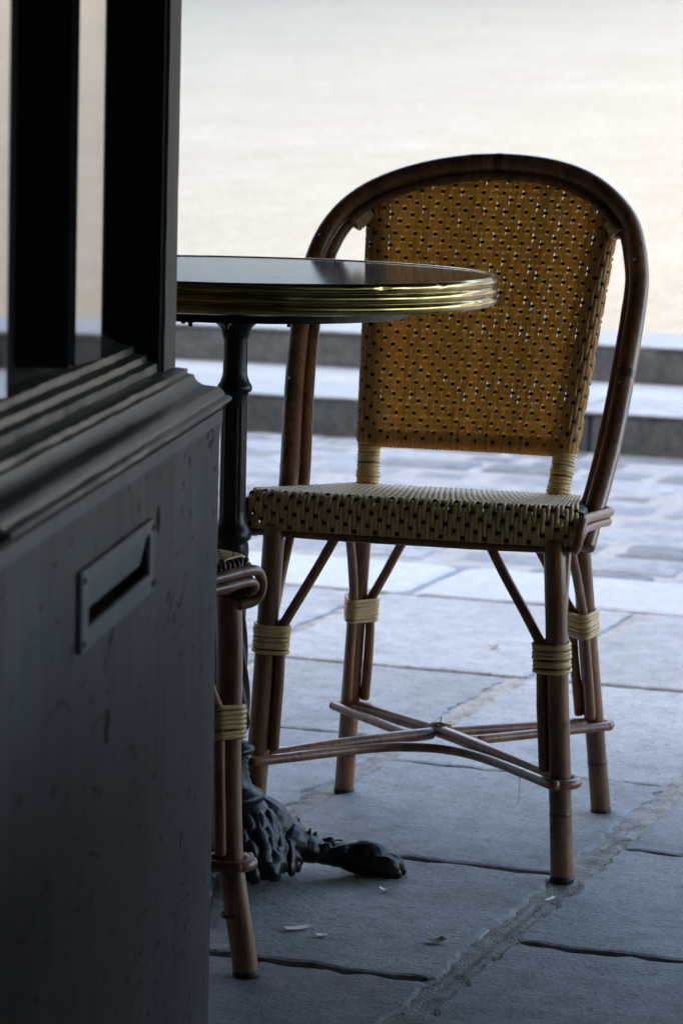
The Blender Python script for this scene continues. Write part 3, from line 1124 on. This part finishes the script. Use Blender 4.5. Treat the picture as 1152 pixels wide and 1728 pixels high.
# ------------------------------------------------------------------ woven cane bistro chairs
HOOP = [(0.182, -0.064, 0.380), (0.186, -0.036, 0.420), (0.190, -0.002, 0.455), (0.194, 0.033, 0.498), (0.196, 0.061, 0.535), (0.198, 0.092, 0.578), (0.200, 0.135, 0.642),
        (0.2005, 0.166, 0.693), (0.195, 0.181, 0.720), (0.184, 0.204, 0.759), (0.166, 0.216, 0.785), (0.135, 0.230, 0.811), (0.099, 0.237, 0.828), (0.053, 0.242, 0.838),
        (-0.004, 0.243, 0.841), (-0.052, 0.241, 0.837), (-0.100, 0.237, 0.828), (-0.143, 0.231, 0.814), (-0.180, 0.223, 0.795), (-0.209, 0.210, 0.768), (-0.228, 0.190, 0.733),
        (-0.236, 0.160, 0.683), (-0.236, 0.128, 0.631), (-0.233, 0.101, 0.590), (-0.227, 0.069, 0.542), (-0.217, 0.026, 0.487), (-0.208, -0.010, 0.449), (-0.203, -0.038, 0.420), (-0.199, -0.064, 0.383)]
hp = smooth_path(HOOP, 6)
for _ in range(12):
    hp[1:-1] = 0.25 * hp[:-2] + 0.5 * hp[1:-1] + 0.25 * hp[2:]


def hoop_z(x):
    m = hp[:, 2] > 0.70
    xs, zs_ = hp[m][:, 0], hp[m][:, 2]
    o = np.argsort(xs)
    return np.interp(x, xs[o], zs_[o])


def hoop_y(z):
    h = hp[:len(hp) // 2]
    return np.interp(z, h[:, 2], h[:, 1])


def yc(z):                      # centre line of the back posts
    return 0.160 + 0.25 * (np.asarray(z) - 0.44)


def post_l(z):
    return -0.147 - 0.015 * (np.asarray(z) - 0.411) / 0.35


def post_r(z):
    return 0.109 - 0.004 + 0.036 * (np.asarray(z) - 0.411) / 0.35


PR = 0.0125


def surf_back(a, z):
    a, z = np.broadcast_arrays(np.asarray(a, float), np.asarray(z, float))
    fa = 0.072
    r = PR + 0.0022
    xl, xr, y0 = post_l(z), post_r(z), yc(z)
    t = np.clip((a - fa) / (1 - 2 * fa), 0, 1)
    x = xl + t * (xr - xl)
    y = y0 - r + 0.010 * 4 * t * (1 - t)
    L = a < fa
    ph = np.pi * (1.03 - 0.53 * np.clip(a / fa, 0, 1))
    x = np.where(L, xl + r * np.cos(ph), x)
    y = np.where(L, y0 - r * np.sin(ph), y)
    Rr = a > 1 - fa
    ph2 = np.pi * (-0.03 + 0.53 * np.clip((1 - a) / fa, 0, 1))
    x = np.where(Rr, xr + r * np.cos(ph2), x)
    y = np.where(Rr, y0 - r * np.sin(ph2), y)
    return np.stack([x, y, z], -1)


AP, AR, SD_ = 0.0285, 0.016, 0.365
SLEN = AP + AR * math.pi / 2 + SD_


def surf_seat(a, s):
    a, s = np.broadcast_arrays(np.asarray(a, float), np.asarray(s, float))
    e = np.abs(2 * a - 1)
    arc = AR * math.pi / 2
    th = np.clip((s - AP) / AR, 0, math.pi / 2)
    y = np.where(s < AP, -0.215, np.where(s < AP + arc, -0.215 + AR * (1 - np.cos(th)), -0.215 + AR + (s - AP - arc)))
    z = np.where(s < AP, 0.402 + s, 0.402 + AP + AR * np.sin(th))
    yy = (y + 0.2) / 0.365
    z = z - 0.031 * np.clip(yy, 0, 1.2) - 0.007 * (1 - e ** 2) * np.sin(np.clip(yy, 0, 1) * math.pi)
    y = y + 0.015 * e ** 9 * np.clip(1 - yy * 3, 0, 1)
    xl = -0.203 + 0.034 * np.clip(yy, -0.1, 1.1)
    xr = 0.195 - 0.058 * np.clip(yy, -0.1, 1.1)
    return np.stack([xl + a * (xr - xl), y, z], -1)


wid_of = {}


def strand_mesh(paths, wid, thk, name, m, nside=8):
    """paths: list of (P, across, normal) arrays -> one mesh of flattened strands"""
    V, F = [], []
    a = np.linspace(0, 2 * math.pi, nside, endpoint=False)
    ca = np.sign(np.cos(a)) * np.abs(np.cos(a)) ** 0.8
    sa = np.sign(np.sin(a)) * np.abs(np.sin(a)) ** 0.8
    off = 0
    fl = []
    for P, A, N in paths:
        k = len(P)
        if k < 2:
            continue
        wv = wid if wid is not None else wid_of[id(P)]
        ring = P[:, None, :] + (np.asarray(wv) / 2).reshape(-1, 1, 1) * ca[None, :, None] * A[:, None, :] + (thk / 2) * sa[None, :, None] * N[:, None, :]
        V.append(ring.reshape(-1, 3))
        i = np.arange(k - 1)[:, None] * nside
        j = np.arange(nside)[None, :]
        j2 = (j + 1) % nside
        q = np.stack([i + j, i + j2, i + nside + j2, i + nside + j], -1).reshape(-1, 4) + off
        fl.append(q)
        off += k * nside
    V = np.concatenate(V)
    Fq = np.concatenate(fl)
    me = bpy.data.meshes.new(name)
    me.vertices.add(len(V))
    me.vertices.foreach_set('co', V.astype(np.float32).ravel())
    me.loops.add(len(Fq) * 4)
    me.loops.foreach_set('vertex_index', Fq.astype(np.int32).ravel())
    me.polygons.add(len(Fq))
    me.polygons.foreach_set('loop_start', np.arange(0, len(Fq) * 4, 4, dtype=np.int32))
    me.polygons.foreach_set('loop_total', np.full(len(Fq), 4, dtype=np.int32))
    me.polygons.foreach_set('use_smooth', np.ones(len(Fq), dtype=bool))
    me.materials.append(m)
    me.update(calc_edges=True)
    me.validate()
    return me


def nrm(v):
    return v / (np.linalg.norm(v, axis=-1, keepdims=True) + 1e-12)


def frame_on(surf, a, b):
    da, db = 1e-3, 1e-4
    P = surf(a, b)
    A = nrm(surf(np.clip(a + da, 0, 1), b) - surf(np.clip(a - da, 0, 1), b))
    B = nrm(surf(a, b + db) - surf(a, b - db))
    N = nrm(np.cross(A, B))
    return P, A, B, N


def weave(surf, ncol, b0, pitch, top_of, nrow, wid, thk, hid, name, curl0=0.0):
    """5-end satin: cream strands run along b and dive under every fifth weft"""
    e = thk * 0.52
    state = lambda i, j: -1 if (i + 2 * j) % 5 == 0 else 1
    warp, weft = [], []
    for i in range(ncol):
        a = (i + 0.5) / ncol
        a += rng.uniform(-0.06, 0.06) / ncol
        top = top_of(a)
        bs, os_ = [b0], [e * 0.9]
        for j in range(nrow):
            bj = b0 + (j + 0.5) * pitch
            if bj > top:
                break
            s0, s1 = state(i, j), state(i, j + 1)
            bs += [bj, bj + pitch / 2]
            os_ += [e * (0.9 if s0 > 0 else -1.25), e * (0.9 * (s0 + s1) / 2)]
        bs = np.array(bs); os_ = np.array(os_)
        if bs[-1] < top - 0.002:
            bs = np.append(bs, top); os_ = np.append(os_, e * 0.6)
        P, A, B, N = frame_on(surf, np.full(len(bs), a), bs)
        jit = rng.uniform(-0.0001, 0.0001, len(bs))
        P = P + N * os_[:, None] + A * jit[:, None]
        if curl0:
            th = np.linspace(R(170), R(25), 7)
            Q = P[0] - B[0] * (curl0 * np.sin(th))[:, None] - N[0] * (curl0 * (1 - np.cos(th)))[:, None]
            P = np.concatenate([Q, P])
            A = np.concatenate([np.repeat(A[:1], 7, 0), A])
            N = np.concatenate([N[0] * np.cos(th)[:, None] - B[0] * np.sin(th)[:, None], N])
        h = 0.5 / ncol
        sp = np.linalg.norm(surf(np.full(len(bs), min(a + h, 1.0)), bs) - surf(np.full(len(bs), max(a - h, 0.0)), bs), axis=1)
        if a + h > 1 or a - h < 0:
            sp[:] = sp.max() * 1.0
        if curl0:
            sp = np.r_[np.full(7, sp[0]), sp]
        wid_of[id(P)] = sp * wid
        warp.append((P, A, N))
    for j in range(nrow):
        bj = b0 + (j + 0.5) * pitch + rng.uniform(-0.00035, 0.00035)
        seg, so_ = [], []
        for i in range(ncol):
            a = (i + 0.5) / ncol
            if bj > top_of(a) - 0.002:
                if len(seg) > 3:
                    emit(surf, seg, so_, bj, weft, hid)
                seg, so_ = [], []
                continue
            s = state(i, j)
            s2 = state(i + 1, j)
            seg += [a, (i + 1.0) / ncol]
            so_ += [e * (-0.85 if s > 0 else 1.15), e * (-0.85 * (s + s2) / 2)]
        if len(seg) > 3:
            emit(surf, seg, so_, bj, weft, hid)
    return (strand_mesh(warp, None, thk, name + '_strands', M['cream_seat' if name == 'seat' else 'cream'], 8), strand_mesh(weft, hid, thk * 0.95, name + '_weft', M['brown'], 6))


def emit(surf, seg, so_, bj, weft, hid):
    seg = np.array(seg); so_ = np.array(so_)
    P, A, B, N = frame_on(surf, seg, np.full(len(seg), bj))
    P = P + N * so_[:, None]
    r = 0.0085
    th = np.linspace(R(25), R(150), 6)
    L = P[0] - A[0] * (r * np.sin(th))[:, None] - N[0] * (r * (1 - np.cos(th)))[:, None]
    Rr = P[-1] + A[-1] * (r * np.sin(th))[:, None] - N[-1] * (r * (1 - np.cos(th)))[:, None]
    NL = N[0] * np.cos(th)[:, None] - A[0] * np.sin(th)[:, None]
    NR = N[-1] * np.cos(th)[:, None] + A[-1] * np.sin(th)[:, None]
    P = np.concatenate([L[::-1], P, Rr])
    B = np.concatenate([np.repeat(B[:1], 6, 0), B, np.repeat(B[-1:], 6, 0)])
    N = np.concatenate([NL[::-1], N, NR])
    weft.append((P, B, N))


def hull2(pts):
    pts = sorted(set((round(x, 6), round(y, 6)) for x, y in pts))
    def half(ps):
        h = []
        for p in ps:
            while len(h) > 1 and (h[-1][0] - h[-2][0]) * (p[1] - h[-2][1]) - (h[-1][1] - h[-2][1]) * (p[0] - h[-2][0]) <= 0:
                h.pop()
            h.append(p)
        return h
    a, b = half(pts), half(pts[::-1])
    return np.array(a[:-1] + b[:-1])


def resample(poly, n):
    P = np.vstack([poly, poly[:1]])
    d = np.r_[0, np.cumsum(np.linalg.norm(np.diff(P, axis=0), axis=1))]
    t = np.linspace(0, d[-1], n, endpoint=False)
    return np.stack([np.interp(t, d, P[:, k]) for k in range(P.shape[1])], -1)


def binding(c0, c1, circles, rc=0.0025, e1=(1, 0, 0)):
    """cord wound round canes between c0 and c1; circles: (dx, dy, r) across the axis"""
    c0, c1 = np.array(c0, float), np.array(c1, float)
    ax = c1 - c0
    L = np.linalg.norm(ax)
    ax /= L
    e1 = np.array(e1, float)
    e1 = nrm(e1 - ax * np.dot(e1, ax))
    e2 = np.cross(ax, e1)
    pts = []
    for dx, dy, r in circles:
        for k in range(24):
            a = 2 * math.pi * k / 24
            pts.append((dx + (r + rc * 0.75) * math.cos(a), dy + (r + rc * 0.75) * math.sin(a)))
    out = resample(hull2(pts), 40)
    n = max(2, int(round(L / (rc * 1.86))))
    mb = MB()
    for k in range(n):
        t = (k + 0.5) / n * L
        tilt = rng.uniform(-0.0017, 0.0017)
        jit = rng.uniform(-0.0006, 0.0005)
        P = c0 + ax * t + (out[:, :1] + 0) * e1 + out[:, 1:] * e2 + ax * (tilt * np.sin(np.linspace(0, 2 * math.pi, 40, endpoint=False)))[:, None]
        P += nrm(P - (c0 + ax * t)) * jit
        tube_closed(mb, P, rc * rng.uniform(0.9, 1.08), ax)
    return mb


def tube_closed(mb, P, r, axis, n=8):
    m = len(P)
    T = nrm(np.roll(P, -1, 0) - np.roll(P, 1, 0))
    U = np.repeat(np.asarray(axis)[None], m, 0)
    N = nrm(np.cross(T, U))
    a = np.linspace(0, 2 * math.pi, n, endpoint=False)
    V = (P[:, None, :] + r * np.cos(a)[None, :, None] * N[:, None, :] + r * np.sin(a)[None, :, None] * U[:, None, :]).reshape(-1, 3)
    F = []
    for i in range(m):
        j = (i + 1) % m
        for k in range(n):
            l = (k + 1) % n
            F.append((i * n + k, i * n + l, j * n + l, j * n + k))
    mb.add(V, F)


PARTS = []        # (name, mesh, index of the part it belongs to or None)


def part(name, me, owner=None):
    PARTS.append((name, me, owner))
    return len(PARTS) - 1


def cane(name, pts, r, per=6, n=14, m='cane', owner=None, smooth=True, raw=False, wob=0.0):
    P = np.asarray(pts, float) if raw else smooth_path(pts, per)
    if wob:
        P = P + np.array([[noise.noise((p[0] * 14 + 3, p[1] * 14, p[2] * 14)) * wob, noise.noise((p[0] * 14, p[1] * 14 + 9, p[2] * 14)) * wob, 0] for p in P])
    rr = np.broadcast_to(np.asarray(r, float), (len(P),)).copy()
    if len(P) > 4:
        # growth rings: slight swellings along the cane
        d = np.r_[0, np.cumsum(np.linalg.norm(np.diff(P, axis=0), axis=1))]
        ph = random.uniform(0, 0.3)
        rr *= 1 + 0.035 * np.exp(-(((d + ph) % 0.29 - 0.145) / 0.006) ** 2)
    mb = rounded_tube(MB(), P, rr, n)
    return part(name, mb.mesh(name, M[m], smooth), owner)


def build_chair_parts():
    # outer hoop and the canes that run along it
    i_h = cane('hoop', hp, 0.0125, raw=True, n=20)
    T, _, _ = frames(hp)
    inw = nrm(np.cross(T, np.array([0, 1.0, 0])))
    back = nrm(np.cross(T, inw))
    back = np.where((back[:, 1] < 0)[:, None], -back, back)
    ic = hp + inw * 0.0125 + back * 0.0165
    cane('inner_cane', ic[4:-4], 0.0095, raw=True, n=16)
    m = hp[:, 2] > 0.766
    bd = (hp + inw * 0.0175 - back * 0.0065)[m]
    cane('bead_cane', bd, 0.0052, raw=True, n=12)
    for q in ((0.198, 0.093, 0.577), (-0.001, 0.243, 0.840)):
        k = int(np.argmin(np.linalg.norm(hp - np.array(q), axis=1)))
        part('cane_joint', tube(MB(), hp[k - 1:k + 2] * 0.6 + hp[k] * 0.4, [0.01265, 0.0131, 0.01265], 20, cap=False).mesh('cane_joint', M['cane_joint'], True), i_h)
    for q in ((-0.2305, 0.196, 0.742), (0.197, 0.183, 0.722), (-0.228, 0.078, 0.554), (0.197, 0.090, 0.575)):
        k = int(np.argmin(np.linalg.norm(hp - np.array(q), axis=1)))
        p = hp[k] + np.array([-0.003, -0.0122, 0.002])
        bm = bmesh.new()
        ellipsoid(bm, tuple(p), (0.0022, 0.0016, 0.0022), None, 10)
        me = bpy.data.meshes.new('nail')
        bm.to_mesh(me); bm.free()
        me.materials.append(M['nail'])
        part('nail', me, i_h)

    # back posts
    for s, f in ((-1, post_l), (1, post_r)):
        zz = np.linspace(0.392, 0.790, 14)
        P = np.stack([f(zz), yc(zz), zz], -1)
        i_p = cane('back_post', P, PR - 0.001, raw=True)
        z0, z1 = 0.404 if s < 0 else 0.406, 0.476
        part('binding', binding((float(f(z0)), float(yc(z0)), z0), (float(f(z1)), float(yc(z1)), z1), [(0, 0, PR - 0.001)], 0.0025).mesh('binding', M['wrap'], True), i_p)
    # bindings where the panel corners meet the inner cane
    for q in ((-0.184, 0.208, 0.767), (0.156, 0.205, 0.762)):
        k = int(np.argmin(np.linalg.norm(ic - np.array(q) - np.array([0, 0.018, 0]), axis=1)))
        c0, c1 = ic[k - 2] + inw[k] * 0.004, ic[k + 2] + inw[k] * 0.004
        part('binding', binding(c0 - back[k] * 0.004, c1 - back[k] * 0.004, [(0, 0, 0.0122)], 0.0026).mesh('binding', M['wrap'], True))
    # lower bar of the back panel
    z = 0.4815
    cane('back_bar', [(float(post_l(z)) + 0.004, float(yc(z)) - 0.004, z), (-0.02, float(yc(z)) + 0.006, z), (float(post_r(z)) - 0.004, float(yc(z)) - 0.004, z)], 0.0068)
    # woven panels
    top = lambda a: float(hoop_z(surf_back(a, 0.78)[0])) - 0.008
    wa, we = weave(surf_back, 66, 0.4765, 0.00800, top, 46, 1.05, 0.0031, 0.0047, 'back', curl0=0.0075)
    ib = part('back_weave', wa)
    part('cross_strands', we, ib)
    wa, we = weave(surf_seat, 76, 0.0005, 0.00775, lambda a: SLEN - 0.0005, 54, 0.97, 0.0033, 0.0048, 'seat')
    is_ = part('seat_weave', wa)
    part('cross_strands', we, is_)
    # seat frame canes
    cane('front_rail', [(-0.196, -0.198, 0.3985), (-0.10, -0.2095, 0.3985), (0, -0.2105, 0.3985), (0.10, -0.2095, 0.3985), (0.188, -0.198, 0.3985)], 0.0058)
    cane('front_frame', [(-0.188, -0.186, 0.4195), (0, -0.1965, 0.4195), (0.180, -0.186, 0.4195)], 0.0150)
    cane('rear_rail', [(-0.165, 0.163, 0.404), (-0.02, 0.168, 0.404), (0.131, 0.163, 0.404)], 0.009)
    for s in (-1, 1):
        x = lambda a: (a if s > 0 else -a - 0.008)
        hx = 0.187 if s > 0 else -0.203
        i_r = cane('side_rail', [(x(0.190), -0.188, 0.3955), (x(0.1965), -0.207, 0.400), (x(0.2005), -0.2125, 0.412), (x(0.2025), -0.2075, 0.427), (x(0.2035), -0.192, 0.4335), (x(0.2035), -0.150, 0.4315),
                                 (x(0.2050), -0.090, 0.4275), (hx + s * 0.0190, -0.050, 0.4245), (hx + s * 0.0185, -0.032, 0.4240), (hx + s * 0.010, -0.0165, 0.4235), (hx - s * 0.006, -0.014, 0.423), (hx - s * 0.022, -0.016, 0.4225)], 0.0058)
        cane('side_rail', [(x(0.197), -0.197, 0.4085), (x(0.2015), -0.2010, 0.415), (x(0.2030), -0.190, 0.4215), (x(0.2030), -0.150, 0.4200),
                           (x(0.2045), -0.090, 0.4165), (hx + s * 0.0180, -0.054, 0.4135), (hx + s * 0.0175, -0.038, 0.4130), (hx + s * 0.008, -0.0235, 0.4125), (hx - s * 0.008, -0.022, 0.412), (hx - s * 0.024, -0.024, 0.4115)], 0.0052)
        # inner seat frame hidden under the weave
        cane('seat_frame', [(x(0.186), -0.19, 0.418), (x(0.172), -0.02, 0.407), (x(0.150), 0.15, 0.397)], 0.008)

    # legs, braces with their lower halves, bindings
    legs = {}
    for nm, s, rear in (('FL', -1, 0), ('FR', 1, 0), ('BL', -1, 1), ('BR', 1, 1)):
        if rear:
            foot, top_ = np.array([s * 0.174, 0.175, 0.0]), np.array([s * 0.139, 0.112, 0.42])
        else:
            foot, top_ = np.array([s * 0.193, -0.200, 0]), np.array([s * 0.170, -0.206, 0.42])
        at = lambda z, a=foot, b=top_: a + (b - a) * (z / 0.42)
        legs[nm] = at
        zz = np.array([-0.0022, 0.03, 0.09, 0.12, 0.2, 0.27, 0.33, 0.41])
        rr = np.array([0.0140, 0.0139, 0.0134, 0.0136, 0.0132, 0.0130, 0.0131, 0.0130]) * (0.94 if rear else 1.0)
        i_l = part('leg', rounded_tube(MB(), np.array([at(z) for z in zz]), rr, 20, rim=0.35).mesh('leg', M['cane'], True))
        part('foot_tip', tube(MB(), [at(-0.0020), at(0.0016), at(0.0060), at(0.0066)], np.array([0.0136, 0.0146, 0.0145, 0.0139]) * (0.95 if rear else 1.0), 20).mesh('foot_tip', M['foot'], True), i_l)
        for zn in (random.choice((random.uniform(0.03, 0.09), random.uniform(0.17, 0.22), random.uniform(0.31, 0.37))),):
            part('cane_joint', tube(MB(), [at(zn - 0.0022), at(zn), at(zn + 0.0022)], np.array([0.01335, 0.01405, 0.01335]) * (0.955 if rear else 1.0), 20, cap=False).mesh('cane_joint', M['cane_joint'], True), i_l)
        zb0, zb1 = (0.242, 0.274) if rear else (0.252, 0.288)
        dirs = [np.array([-s * 1.0, 0.0, 0]), np.array([0.0, -1.0 if rear else 1.0, 0])]
        circ = [(0, 0, 0.0130)]
        for d in dirs:
            o = d * 0.0192
            reach = 0.078 if d[0] else 0.085
            pts = [at(0.131) + o * 0.98, at(0.17) + o * 1.02, at(0.22) + o * 1.04, at(zb0) + o, at(zb1 - 0.006) + o * 0.98]
            e_ = at(0.400) + d * reach
            pts += [pts[-1] + (e_ - pts[-1]) * t + d * off_ for t, off_ in ((0.10, -0.0012), (0.35, -0.0008), (0.7, 0.0), (1.0, 0.0))]
            cane('brace', pts, np.linspace(0.0066, 0.0060, (len(pts) - 1) * 5 + 1), per=5, n=12, wob=0.0012)
            circ.append((o[0], o[1], 0.0066))
        part('binding', binding(at(zb0), at(zb1), circ, 0.0026).mesh('binding', M['wrap'], True), i_l)

    # crossed stretchers with their hairpins round the legs
    zr = 0.1215
    P = {k: f(zr) for k, f in legs.items()}
    c = np.array([-0.004, -0.008, zr + 0.004])
    ex = lambda k, r: np.array([np.sign(P[k][0]) * r, (1 if k[0] == 'B' else -1) * r, 0])
    cane('stretcher', [P['BL'] - ex('BL', 0.010), P['BL'] * 0.55 + c * 0.45 + [0, 0, 0.002], c + [0, 0, 0.004], P['FR'] * 0.5 + c * 0.5 + [0, 0, 0.003], P['FR'] - ex('FR', 0.010)], 0.0082)
    cane('stretcher', [P['FL'] - ex('FL', 0.010), P['FL'] * 0.5 + c * 0.5 + [0, 0, 0.003], c + [-0.008, -0.006, 0.002]], 0.0078)
    cane('stretcher', [c + [0.008, 0.006, 0.002], P['BR'] * 0.5 + c * 0.5 + [0, 0, 0.001], P['BR'] - ex('BR', 0.010)], 0.0078)
    ro = 0.0205

    def loop(k, a0, a1, n=7):
        return [P[k] + np.array([math.cos(a) * ro, math.sin(a) * ro, -0.001]) for a in np.linspace(R(a0), R(a1), n)]
    # front: one long cane bent from leg to leg
    cane('stretcher', [P['FL'] + [0.05, 0.058, 0.002]] + loop('FL', 120, 300) + [np.array([-0.075, -0.098, zr - 0.002]), np.array([-0.022, -0.068, zr - 0.002]), np.array([0.026, -0.070, zr - 0.002]), np.array([0.085, -0.112, zr - 0.002])]
         + loop('FR', 240, 420) + [P['FR'] + [-0.045, 0.062, 0.002]], 0.0062, per=5)
    cane('stretcher', [np.array([-0.034, -0.006, zr]), np.array([-0.046, -0.001, zr]), np.array([-0.062, 0.014, zr])] + loop('BL', 235, 60) + [P['BL'] + [0.048, -0.030, 0.001], c + [-0.03, 0.036, 0.001]], 0.0060, per=5)
    cane('stretcher', [np.array([0.030, -0.012, zr]), np.array([0.042, -0.004, zr]), np.array([0.06, 0.012, zr])] + loop('BR', 305, 480) + [P['BR'] + [-0.048, -0.030, 0.001], c + [0.03, 0.036, 0.001]], 0.0060, per=5)
    cane('loose_fibre', [P['FR'] + [-0.055, 0.030, -0.004], P['FR'] + [-0.054, 0.030, -0.02], P['FR'] + [-0.056, 0.031, -0.040]], 0.00035, per=4, n=5, m='thread')
    # bent nail and a leftover of cord on the crossing
    cane('nail', [c + [0.0, 0.0, 0.008], c + [0.001, 0.0, 0.024]], 0.0009, per=2, n=6, m='nail')
    cane('cord_end', [c + [-0.012, 0.004, 0.012], c + [0.0, -0.002, 0.0145], c + [0.014, 0.003, 0.012]], 0.0022, per=4, n=8, m='wrap')


build_chair_parts()


def chair(loc, alpha, label):
    e = empty('bistro_chair', (*loc, 0), -alpha)
    tag(e, label, 'chair', 'woven cane bistro chairs')
    made = []
    for name, me, owner in PARTS:
        made.append(link(name, me, e if owner is None else made[owner]))
    return e


chair((0.137, 3.828), 0.254, 'cream woven cane bistro chair with its full round back behind the brass edged table')
c2 = chair((-0.376, 3.106), R(218), 'cane bistro chair mostly hidden behind the open door, only seat corner and leg showing')
bent = [o for o in c2.children if o.name.startswith('leg')][0]
f0, t0 = np.array([-0.193, -0.200, 0]), np.array([-0.170, -0.206, 0.42])
kx = np.array([-0.788, -0.616, 0])
bp = [f0 + (t0 - f0) * (z / 0.42) + kx * k for z, k in ((-0.0022, 0.013), (0.03, 0.010), (0.07, 0.0045), (0.105, 0.0), (0.13, -0.002), (0.2, -0.003), (0.27, -0.002), (0.33, 0.0), (0.41, 0.0))]
bent.data = rounded_tube(MB(), smooth_path(bp, 3), 0.0136, 20, rim=0.35).mesh('leg', M['cane'], True)


# ------------------------------------------------------------------ litter on the slabs
def scrap(name, x, y, L, W, rot, m, label, cat, curl=0.002, seed=0):
    rr = random.Random(seed)
    mb = MB()
    n = 6
    V, F = [], []
    for lay in (0, 1):
        for i in range(n + 1):
            t = i / n - 0.5
            for j, sd_ in enumerate((-0.5, 0, 0.5)):
                zc = 0.0016 + curl * (4 * t * t) + (0.0006 if lay else 0) + rr.uniform(0, 0.0004) + abs(sd_) * curl * 0.5
                V.append((t * L, sd_ * W * (1 - 0.25 * abs(t)) + rr.uniform(-1, 1) * W * 0.05, zc))
    k = (n + 1) * 3
    for i in range(n):
        for j in range(2):
            a = i * 3 + j
            F.append((a, a + 1, a + 4, a + 3))
            F.append((k + a, k + a + 3, k + a + 4, k + a + 1))
        F.append((i * 3, i * 3 + 3, k + i * 3 + 3, k + i * 3))
        F.append((i * 3 + 2, k + i * 3 + 2, k + i * 3 + 5, i * 3 + 5))
    mb.add(V, F)
    o = mb.build(name, m)
    o.location = (x, y, 0.001)
    o.rotation_euler = (0, 0, rot)
    return tag(o, label, cat, 'litter on the paving')


scrap('paper_scrap', -0.037, 3.331, 0.030, 0.012, R(30), M['paper'], 'longest pale paper scrap lying on the paving in front of the claw foot', 'litter', 0.001, 1)
scrap('paper_scrap', -0.010, 3.304, 0.013, 0.010, R(25), M['paper'], 'tiny square pale scrap just right of the longest paper scrap', 'litter', 0.0008, 2)
scrap('paper_scrap', 0.062, 3.506, 0.014, 0.008, R(-10), M['paper'], 'curled white scrap on the paving just below the claw toes', 'litter', 0.003, 3)
scrap('cigarette_end', 0.253, 3.487, 0.020, 0.005, R(58), M['paper'], 'thin white cigarette end lying beside the front chair leg', 'litter', 0.0005, 4)
scrap('dry_leaf', 0.115, 3.289, 0.020, 0.014, R(20), M['leaf'], 'brown dry leaf on the wide mortar joint in the foreground', 'leaf', 0.003, 5)
scrap('dry_leaf', 0.264, 5.174, 0.016, 0.014, R(10), M['leaf'], 'small dry leaf alone on a bright slab seen under the chair seat', 'leaf', 0.003, 6)
for tip in bent.children:
    if tip.name.startswith('foot_tip'):
        tip.location = tuple(kx * 0.013)
    elif tip.name.startswith('cane_joint'):
        tip.location = tuple(kx * 0.001)
